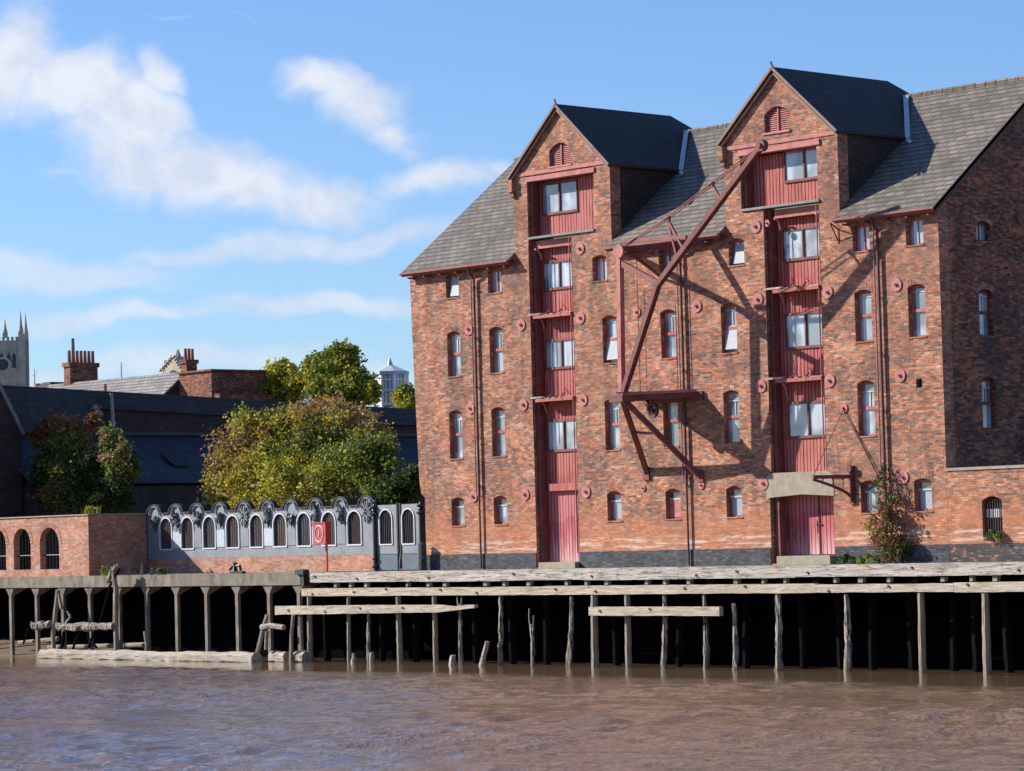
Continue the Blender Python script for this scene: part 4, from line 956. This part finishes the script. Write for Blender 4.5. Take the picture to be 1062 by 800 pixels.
# ------------------------------------------------------------------ dark workshop range behind, side facing right in shade
X0 = -34
WH = thing('dark_workshop', 'long dark building with navy roofs and a shaded brick band behind the trees', 'workshop', (-40, 20, 0))
Zt = lambda y: 8.86-(y-3.73)*.0356
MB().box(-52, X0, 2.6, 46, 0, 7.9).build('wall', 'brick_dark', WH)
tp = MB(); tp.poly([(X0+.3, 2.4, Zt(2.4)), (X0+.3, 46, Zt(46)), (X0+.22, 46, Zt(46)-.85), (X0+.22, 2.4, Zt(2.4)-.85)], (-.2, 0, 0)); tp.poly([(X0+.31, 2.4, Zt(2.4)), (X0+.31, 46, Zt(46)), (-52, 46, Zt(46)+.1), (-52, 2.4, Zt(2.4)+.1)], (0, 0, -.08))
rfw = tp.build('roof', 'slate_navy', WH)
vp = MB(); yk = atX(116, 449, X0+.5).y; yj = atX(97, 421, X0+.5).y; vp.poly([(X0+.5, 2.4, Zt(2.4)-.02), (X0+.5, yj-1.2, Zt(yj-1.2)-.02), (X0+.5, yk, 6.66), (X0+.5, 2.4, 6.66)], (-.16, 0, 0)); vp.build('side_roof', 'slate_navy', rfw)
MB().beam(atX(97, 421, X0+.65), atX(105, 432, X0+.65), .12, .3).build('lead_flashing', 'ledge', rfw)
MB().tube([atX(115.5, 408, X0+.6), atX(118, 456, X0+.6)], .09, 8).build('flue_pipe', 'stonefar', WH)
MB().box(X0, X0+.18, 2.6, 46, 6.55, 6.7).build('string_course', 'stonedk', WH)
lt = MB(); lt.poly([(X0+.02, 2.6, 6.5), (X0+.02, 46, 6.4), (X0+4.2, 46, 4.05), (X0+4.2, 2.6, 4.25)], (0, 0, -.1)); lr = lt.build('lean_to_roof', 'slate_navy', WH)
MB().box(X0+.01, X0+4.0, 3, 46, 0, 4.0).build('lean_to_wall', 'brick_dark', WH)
for px, py in ((183, 486), (399, 470)):
    s0 = atX(px, py, X0+2.6); zz = 6.5-(2.6/4.18)*2.3; MB().poly([(X0+2.0, s0.y-.5, 6.5-2.0/4.18*2.25+.12), (X0+2.0, s0.y+.5, 6.5-2.0/4.18*2.25+.12), (X0+3.1, s0.y+.5, 6.5-3.1/4.18*2.25+.12), (X0+3.1, s0.y-.5, 6.5-3.1/4.18*2.25+.12)], (0, 0, .06)).build('skylight', 'slate_dark', lr)

# ------------------------------------------------------------------ roofs and chimneys beyond
YH = 45
H = thing('terraced_house', 'house with worn grey roof and clustered clay chimney pots above the dark workshop', 'house', at(150, 570, YH))
rA = at(100, 393, YH); rB = at(193, 385.5, YH); eB = at(167, 407, YH-3.4)
Rz = rB.z; xR = rB.x; ez = Rz-2.9; yb = YH-3.6
MB().poly([(xR-16, YH, Rz), (xR, YH, Rz), (xR, yb, ez), (xR-16, yb, ez)], (0, 0, -.15)).poly([(xR-16, YH, Rz), (xR, YH, Rz), (xR, YH+3.6, ez), (xR-16, YH+3.6, ez)], (0, 0, -.15)).build('roof', 'slate_far', H)
hb = MB().box(xR-15.8, xR-.3, yb+.3, YH+3.3, 0, ez-.1); hb.poly([(xR-.02, yb+.1, 0), (xR-.02, YH+3.4, 0), (xR-.02, YH+3.4, ez-.1), (xR-.02, YH, Rz-.1), (xR-.02, yb+.1, ez-.1)], (-.25, 0, 0)); hb.build('wall', 'brick_dark', H)
c0 = at(81, 372, YH+1); c1 = at(91, 372, YH+1)
ch = MB().box(c0.x, c0.x+.75, YH-.2, YH+2.1, Rz-3, at(90, 374.5, YH).z).box(c0.x-.1, c0.x+.85, YH-.3, YH+2.2, at(90, 374.5, YH).z-.3, at(90, 374.5, YH).z); ch = ch.build('chimney', 'brick_new', H)
ch.data.materials[0] = M['brick_gable']
zc = at(90, 374.5, YH).z
for k in range(7):
    f = k/6; px_ = c0.x+.38; yy = YH+0+1.95*f; hh = .85 if k != 1 else 1.7
    MB().tube([(px_, yy, zc), (px_, yy, zc+hh)], [.14, .11], 8).build('chimney_pot', 'pot', ch)
c0 = at(195, 370, YH+.5)
ch = MB().box(xR+.0, xR+.6, YH-.4, YH+.45, Rz-1.5, at(200, 373, YH).z).box(xR-.08, xR+.68, YH-.5, YH+.55, at(200, 373, YH).z-.25, at(200, 373, YH).z).build('chimney', 'brick_gable', H)
zc = at(200, 373, YH).z
for k in range(3): MB().tube([(xR+.3, YH-.25+.28*k, zc), (xR+.3, YH-.25+.28*k, zc+.75)], [.12, .1], 8).build('chimney_pot', 'pot', ch)
pa = at(198, 389, YH+.8); pb = at(237, 388.5, YH+.8)
MB().box(xR+.01, pb.x, YH-.6, YH+6, 0, pa.z).box(xR+.01, pb.x+.2, YH-.75, YH+6.1, pa.z, pa.z+.12).box(pb.x, pb.x+.7, YH-.5, YH+5, 0, pa.z-1.5).build('side_block', 'brick_gable', H)
for q, (px, py) in enumerate(((110, 402), (118, 399))):
    pass
PR = thing('low_chimney', 'small white-sided chimney stub peeping over the workshop roof at left of pots', 'chimney', at(112, 410, 38))
z1 = at(112, 395, 38).z; MB().box(at(107, 400, 38).x, at(113, 400, 38).x, 37.6, 38.4, 7, z1-.7).build('stack', 'stone', PR); MB().tube([(at(109, 400, 38).x, 38, z1-.7), (at(109, 400, 38).x, 38, z1-.2)], .11, 8).build('chimney_pot', 'pot', PR)
for i, (px, py0, py1, lab) in enumerate(((126, 392, 376, 'thin aerial mast standing on the grey house roof'), (36, 400, 383, 'thin aerial beside the church tower'))):
    a = at(px, py0+8, YH if i == 0 else 60); z1 = at(px, py1, a.y).z; o = MB().tube([a, (a.x, a.y, z1)], .05, 5).beam((a.x-.35, a.y, z1-.15), (a.x+.35, a.y, z1-.15), .05, .05)
    if i: o.beam((a.x-.6, a.y, z1-.5), (a.x+.3, a.y, z1-.3), .06, .06)
    tag(o.build('aerial', 'lead'), lab, 'aerial')
for i, (px, w_) in enumerate(((39.5, .3), (45, .3))):
    a = at(px, 405, 60); z1 = at(px, 398, 60).z; tag(MB().tube([(a.x, 60, 6), (a.x, 60, z1-.5), (a.x, 60, z1)], [.32, .3, .22], 8).build('chimney_pot', 'pot'), ('left one of two lone pots between church and chimney stack', 'right one of two lone pots between church and chimney stack')[i], 'chimney pot', 'lone pots')
sl3 = MB(); a = at(58, 405, 60); b = at(70, 397, 60); sl3.poly([(a.x-1, 58, 7), (b.x+.6, 58, 7), (b.x+.6, 58, b.z), (b.x-.4, 58, b.z), (a.x-.5, 58, a.z)], (0, 3, 0)); tag(sl3.build('roof_monitor', 'slate_dark'), 'dark slanted roof monitor left of the chimney pots', 'roof')

# stone gothic gable
gz_ = MB(); a = at(166, 386, 75); b = at(189, 386, 75); c = at(179.5, 370, 75)
gz_.poly([(a.x, 75, 4), (b.x, 75, 4), (b.x, 75, a.z-.2), (c.x+.4, 75, c.z), (c.x-.4, 75, c.z), (a.x+.5, 75, a.z)], (0, 1.2, 0)); w_ = b.x-a.x
GG = thing('gothic_gable', 'carved stone gothic gable top behind the grey house roof', 'gable', (c.x, 75, 4)); gz_.build('wall', 'stonefar', GG)
fn = MB(); fn.tube([(c.x, 75.5, c.z), (c.x, 75.5, c.z+.6)], [.3, .08], 6)
for k in range(6):
    for s_, e_ in ((1, b), (-1, a)): q = Vector((c.x, 75, c.z)).lerp(Vector((e_.x, 75, e_.z)), (k+.5)/6); fn.tube([q, q+Vector((s_*.12, 0, .2))], [.2, .08], 5)
q = at(167.5, 380, 75); fn.tube([(q.x, 75.4, q.z-1.5), (q.x, 75.4, q.z+.5)], [.4, .1], 6)
fn.build('crockets', 'stonefar', GG); MB().disc((c.x, 74.98, c.z-1.7), .6, .05, n=12).build('rose_opening', 'stonedk', GG)

# church tower
YC = 300
tc_ = at(9, 400, YC); tz = at(14, 349.5, YC).z; hw = 3.45
CT = thing('church_tower', 'pale stone church tower with pinnacles and a round clock at the far left', 'church', (tc_.x, YC, 0))
CT.rotation_euler.z = math.radians(47.5)
cx0, cy0 = tc_.x, YC
def tb(mb, x0, x1, y0, y1, z0, z1, mi=0): return mb.box(cx0+x0, cx0+x1, cy0+y0, cy0+y1, z0, z1, mi)
tw = MB(); tb(tw, -hw, hw, -hw, hw, 0, tz-.9)
for sx_ in (-1, 1):
    for sy_ in (-1, 1):
        a, b = sx_*hw, sy_*hw
        tb(tw, a-.55, a+.55, b-.55, b+.55, 0, tz-.3); tb(tw, a-1.0+.25*sx_, a+1.0+.25*sx_, b-1.0, b+1.0, 0, tz-11)
tb(tw, -hw-.2, hw+.2, -hw-.2, hw+.2, tz-3.1, tz-2.7); tb(tw, -hw-.2, hw+.2, -hw-.2, hw+.2, tz-11.2, tz-10.8)
for k in range(6): u_ = -hw+.8+k*.98; tb(tw, u_, u_+.55, -hw-.05, -hw+.3, tz-.9, tz-.1); tb(tw, hw-.3, hw+.05, u_, u_+.55, tz-.9, tz-.1)
TB = tw.build('tower', 'stonefar', CT)
for dx, dy in ((1, -1), (1, 1), (-1, -1), (-1, 1), (0, -1)):
    xx = cx0+dx*hw; yy = cy0+dy*hw; h_ = 1.0 if dx else .7
    MB().box(xx-.5, xx+.5, yy-.5, yy+.5, tz-.3, tz+1.0*h_).tube([(xx, yy, tz+1.0*h_), (xx, yy, tz+2.6*h_), (xx, yy, tz+5.6*h_)], [.62, .32, .04], 8).build('pinnacle', 'stonefar', CT)
for u_ in (-2.4, -1.3, .3, 1.4):
    x_ = cx0+u_; MB().poly([(x_, cy0-hw-.02, tz-7), (x_+.85, cy0-hw-.02, tz-7), (x_+.85, cy0-hw-.02, tz-4.3), (x_+.42, cy0-hw-.02, tz-3.5), (x_, cy0-hw-.02, tz-4.3)], (0, .05, 0)).build('belfry_opening', 'stonedk', TB)
MB().disc((cx0-.6, cy0-hw-.02, tz-6.2), 1.75, .12, inner=1.25).disc((cx0-.6, cy0-hw-.01, tz-6.2), 1.25, .05, mi=1).build('clock', ['stonefar', 'stonedk'], TB)

# glazed lantern
YL = 55
la = at(389, 400, YL); lb = at(421, 400, YL); lc = (la+lb)/2; rad = (lb.x-la.x)*.68*.5*1.02
LN = thing('glass_lantern', 'white glazed octagonal roof lantern with pointed lead cap beside the brick warehouse', 'lantern', (lc.x, YL, 7))
ze_ = at(404, 389, YL).z; zb_ = at(404, 421, YL).z; za_ = at(401, 379, YL).z
Q = lambda r, k, z: Vector((lc.x+r*math.cos(math.pi/4*k+.3), YL+r*math.sin(math.pi/4*k+.3), z))
MB().add([Q(rad, k, z) for z in (zb_-3, ze_) for k in range(8)], [(k, (k+1) % 8, (k+1) % 8+8, k+8) for k in range(8)]).build('glazing', 'whiteglass', LN)
fr = MB()
for k in range(8):
    fr.beam(Q(rad, k, zb_-3), Q(rad, k, ze_), .22)
    for f in (.33, .66): a, b = Q(rad, k, 0), Q(rad, k+1, 0); c = a.lerp(b, f); fr.beam(c+Vector((0, 0, zb_)), c+Vector((0, 0, ze_)), .09)
    for z in (zb_+.1, (zb_+ze_)/2, ze_-.35): fr.beam(Q(rad, k, z), Q(rad, k+1, z), .12)
fr.build('glazing_bars', 'signwhite', LN)
MB().add([Q(rad*1.18, k, ze_) for k in range(8)]+[Q(rad*1.18, k, ze_+.2) for k in range(8)]+[Q(rad*.15, k, za_) for k in range(8)], [(k, (k+1) % 8, (k+1) % 8+8, k+8) for k in range(8)]+[(k+8, (k+1) % 8+8, (k+1) % 8+16, k+16) for k in range(8)]+[tuple(range(7, -1, -1))]).tube([(lc.x, YL, za_-.1), (lc.x, YL, za_+.45)], [.25, .05], 8).build('lantern_cap', 'lead', LN)
MB().box(lc.x-rad*1.5, lc.x+rad*1.5, YL-rad*1.2, YL+rad*1.5, 3, zb_-.2).build('base', 'stone', LN)

# ------------------------------------------------------------------ trees and plants
def leaves(lobes, n, size, mix, seed, flat=False):
    """lobes: (centre, (rx,ry,rz), weight). Returns mesh data of loose leaf quads in clumps."""
    rr = random.Random(seed); vs = []; fs = []; mi = []; keys = list(mix)
    tot = sum(l[2] for l in lobes)
    for lb_ in lobes:
        c, rad, wgt = lb_[:3]; mx_ = lb_[3] if len(lb_) > 3 else mix
        m = int(n*wgt/tot); ncl = max(4, m//26)
        for k in range(ncl):
            d = Vector((rr.gauss(0, 1), rr.gauss(0, 1), rr.gauss(0, 1))).normalized(); s_ = rr.uniform(.5, 1.05)
            s_ *= 1+.55*noise.noise(Vector((d.x*2.4+c[0], d.y*2.4, d.z*2.4+c[2])))
            cc = Vector(c)+Vector((d.x*rad[0], d.y*rad[1], d.z*rad[2]))*s_; cr = rr.uniform(.22, .5)*min(1, rad[2]/1.2)
            nz = noise.noise(cc*.45+Vector((seed, 0, 0)))+.5*noise.noise(cc*1.5)+.35*(rr.random()-.5)
            acc = 0; sel = 0; val = max(0, min(.999, .5+.75*nz))
            for q, key in enumerate(keys):
                acc += mx_.get(key, 0)
                if val <= acc: sel = q; break
            else: sel = len(keys)-1
            for _ in range(26):
                p_ = cc+Vector((rr.gauss(0, 1), rr.gauss(0, 1), rr.gauss(0, .8)))*cr*.6
                a = Vector((rr.gauss(0, 1), rr.gauss(0, 1), rr.gauss(0, .7))).normalized(); b = a.cross(Vector((rr.gauss(0, 1), rr.gauss(0, 1), rr.gauss(0, 1)))).normalized()
                z_ = size*rr.uniform(.6, 1.3); o = len(vs)
                vs += [p_-a*z_*.5, p_+b*z_*.32, p_+a*z_*.5, p_-b*z_*.32]; fs.append((o, o+1, o+2, o+3)); mi.append(sel if rr.random() < .85 else rr.randrange(len(keys)))
    return vs, fs, mi, keys
def crown(name, parent, lobes, n, size, mix, seed):
    vs, fs, mi, keys = leaves(lobes, n, size, mix, seed); off = parent.location if parent else Vector()
    me = bpy.data.meshes.new(name); me.from_pydata([v-off for v in vs], [], fs)
    for k in keys: me.materials.append(LM[k])
    me.polygons.foreach_set('material_index', mi); me.update()
    o = bpy.data.objects.new(name, me); COL.objects.link(o); o.parent = parent; return o
def tree(name, label, base, lobes, n, size, mix, seed, trunk_r=.22, group=None):
    T_ = thing(name, label, 'tree', base, group)
    crown('crown', T_, lobes, n, size, mix, seed)
    mb = MB(); b = Vector(base); mx = max(lobes, key=lambda l: l[1][0]*l[1][2]); top = Vector(mx[0])
    mid = b.lerp(top, .45)+Vector((.2, 0, 0)); mb.tube([b, b.lerp(mid, .5), mid, top], [trunk_r, trunk_r*.8, trunk_r*.6, trunk_r*.25], 8, jit=.08, seed=seed)
    for c, r_, w_ in (l_[:3] for l_ in lobes): mb.tube([mid, mid.lerp(Vector(c), .6)+Vector((0, 0, .2)), Vector(c)+Vector((0, 0, r_[2]*.4))], [trunk_r*.45, trunk_r*.28, .03], 6, jit=.08, seed=seed+1)
    mb.build('trunk', 'bark', T_); return T_
def lob(L, Y, dy=0):
    res = []
    for px, py, rx, ry, *o in L:
        yy = Y+(o[0] if o else 0); c = at(px, py, yy); s_ = ppm(c); hx = rx/s_; hz = ry/s_
        res.append((tuple(c), (hx*1.0, hx*1.0, hz), rx*ry)+((o[1],) if len(o) > 1 else ()))
    return res
Yt = 7
GOLD = dict(g=.10, y=.55, b=.12, o=.23); GRN = dict(d=.22, g=.5, y=.22, b=.06); RUST = dict(g=.18, y=.28, b=.32, o=.22)
big = lob([(228, 502, 20, 26, -1, GOLD), (246, 470, 26, 28, 0, GOLD), (262, 445, 26, 22, 0, RUST), (262, 500, 30, 30, -1, GOLD), (285, 470, 30, 34, 0, RUST), (300, 440, 26, 22, 1, RUST), (296, 505, 32, 30, -1.5, GOLD), (330, 432, 28, 20, 1, RUST), (325, 468, 32, 32), (360, 438, 26, 20, 1, RUST), (352, 490, 30, 30, -1, GRN), (385, 450, 20, 18, 1, RUST), (378, 478, 26, 28, -1, GRN), (392, 468, 18, 18, -1, GRN), (395, 500, 24, 24, -1, GRN), (330, 512, 34, 20, -1), (270, 518, 34, 16, -1, GOLD)], Yt)
tree('broad_tree', 'broad bushy autumn tree, yellow green and rust, behind the grey screen', (at(305, 560, Yt).x, Yt, 0), big, 50000, .16, dict(d=.06, g=.28, y=.40, b=.12, o=.14), 3, .3)
tree('small_evergreen_tree', 'dark green low shrub tree between autumn tree and brick warehouse corner', (at(415, 560, 5).x, 5, 0), lob([(415, 508, 20, 16), (428, 498, 10, 12), (398, 516, 20, 12)], 5), 9000, .15, dict(d=.55, g=.35, y=.1), 5, .12)
RED = dict(d=.1, g=.1, b=.3, o=.12, r=.38); MID = dict(d=.15, g=.45, b=.3, o=.05, r=.05)
tree('shaded_tree', 'half-shaded tree with russet tips in front of dark workshop at left', (at(85, 560, 3.5).x-.2, 3.5, 0), lob([(40, 452, 8, 14, 0, RED), (51, 444, 8, 17, 0, RED), (66, 445, 12, 16, 0, RED), (80, 448, 11, 14, 0, RED), (97, 446, 5, 18, 0, RED), (74, 458, 26, 14, 0, MID), (112, 462, 9, 20, 0, MID), (128, 470, 8, 14, 0, MID), (137, 478, 5, 12), (60, 485, 28, 24), (92, 492, 34, 26), (124, 492, 18, 20), (75, 515, 36, 18), (110, 518, 30, 14), (42, 505, 14, 22)], 3.5), 30000, .15, dict(d=.6, g=.3, b=.04, o=.02, r=.04), 8, .2)
Yb = 50
tree('yellow_tree', 'yellow-green tree rising above the workshop roof, left of the taller green one', (at(290, 560, Yb).x, Yb, 0), lob([(272, 402, 16, 14), (290, 392, 18, 16), (305, 402, 14, 14), (285, 410, 26, 10)], Yb), 16000, .26, dict(g=.2, y=.6, b=.1, o=.1), 12, .25, 'trees above the workshop roof')
tree('green_tree', 'taller leafy green tree rising above the workshop roof near the lantern', (at(350, 560, Yb).x, Yb, 0), lob([(352, 382, 22, 22), (335, 390, 18, 20), (368, 400, 24, 18), (350, 405, 34, 14), (358, 368, 12, 12), (383, 405, 12, 12), (325, 380, 10, 12)], Yb), 26000, .26, dict(d=.08, g=.5, y=.42), 13, .3, 'trees above the workshop roof')
tree('small_green_tree', 'small green treetop tucked against the brick warehouse edge', (at(422, 560, Yb).x, Yb, 0), lob([(421, 412, 10, 12), (428, 420, 10, 10)], Yb), 6000, .26, dict(g=.6, y=.4), 14, .2, 'trees above the workshop roof')

def tuft(name, label, cat, c, w_, h_, n, seed, mix=None, size=.1):
    T_ = thing(name, label, cat, c); rr = random.Random(seed); mb = MB()
    for k in range(n):
        a = rr.uniform(0, 6.28); L_ = h_*rr.uniform(.5, 1.1); b0 = Vector(c)+Vector((rr.uniform(-w_, w_)*.5, rr.uniform(-.08, .08), 0)); t0 = b0+Vector((math.cos(a)*L_*.35, math.sin(a)*L_*.2, L_)); sd = Vector((.015, .0, 0))
        mb.add([b0-sd, b0+sd, t0], [(0, 1, 2)])
    mb.build('stems', LM['g'] if 'y' in (mix or {}) else LM['d'], T_)
    crown('leaves', T_, [((c[0], c[1], c[2]+h_*.5), (w_*.5, .12, h_*.45), 1)], n*6, size, mix or dict(g=.6, d=.4), seed); return T_
a = at(96, 533, -2.4); tuft('wall_weed', 'bright green weed growing on top of the arched brick wall', 'weed', (a.x, -2.45, 2.56), 1.2, .38, 60, 3, dict(y=.7, g=.3), .13)
a = at(110, 594, -2.5); tuft('quay_weed', 'green weed on the quay edge behind the leaning timber post', 'weed', (a.x, -2.5, 0), .7, .4, 45, 4, dict(g=.7, y=.3))
a = at(168, 594, -2.5); tuft('quay_weed', 'low weed clump on the quay in shadow of the brick wall', 'weed', (a.x, -2.5, 0), .6, .3, 40, 5, dict(g=.6, d=.4))
tuft('wall_foot_weed', 'brown-green weed at the wall foot right of the wide door step', 'weed', (21.6, -.3, 0), .9, .35, 50, 6, dict(d=.6, g=.4))
tuft('wall_foot_weed', 'low grassy weed at the wall foot left of the climbing shrub', 'weed', (22.5, -.3, 0), .7, .3, 40, 7, dict(g=.6, y=.4))
tuft('wall_foot_weed', 'weed below the barred arched window of the outbuilding', 'weed', (27.6, -.15, .62), .7, .35, 40, 8, dict(g=.7, d=.3))
CLB = thing('climbing_shrub', 'straggly green shrub climbing the brick wall up the right downpipe', 'shrub', (23.6, -.4, 0))
crown('leaves', CLB, [((23.55, -.5, .6), (.62, .4, .6), 3.2), ((23.35, -.4, 1.4), (.5, .3, .5), 2.0), ((23.6, -.35, 2.0), (.4, .25, .45), 1.0), ((23.3, -.3, 2.6), (.25, .18, .45), .8), ((23.25, -.25, 3.1), (.12, .12, .3), .25), ((24.1, -.35, .5), (.35, .2, .35), .8), ((22.85, -.35, 1.3), (.3, .15, .5), .5)], 3300, .09, dict(d=.85, g=.12, r=.03), 21)
st = MB(); rr = random.Random(3)
for k in range(9):
    x = 23.5+rr.uniform(-.25, .35); st.tube([(x, -.3, 0), (x+rr.uniform(-.3, .3), -.35, 1.1), (23.4+rr.uniform(-.5, .5), -.25, rr.uniform(1.8, 3.2))], [.03, .02, .006], 5)
st.build('stems', 'bark', CLB)
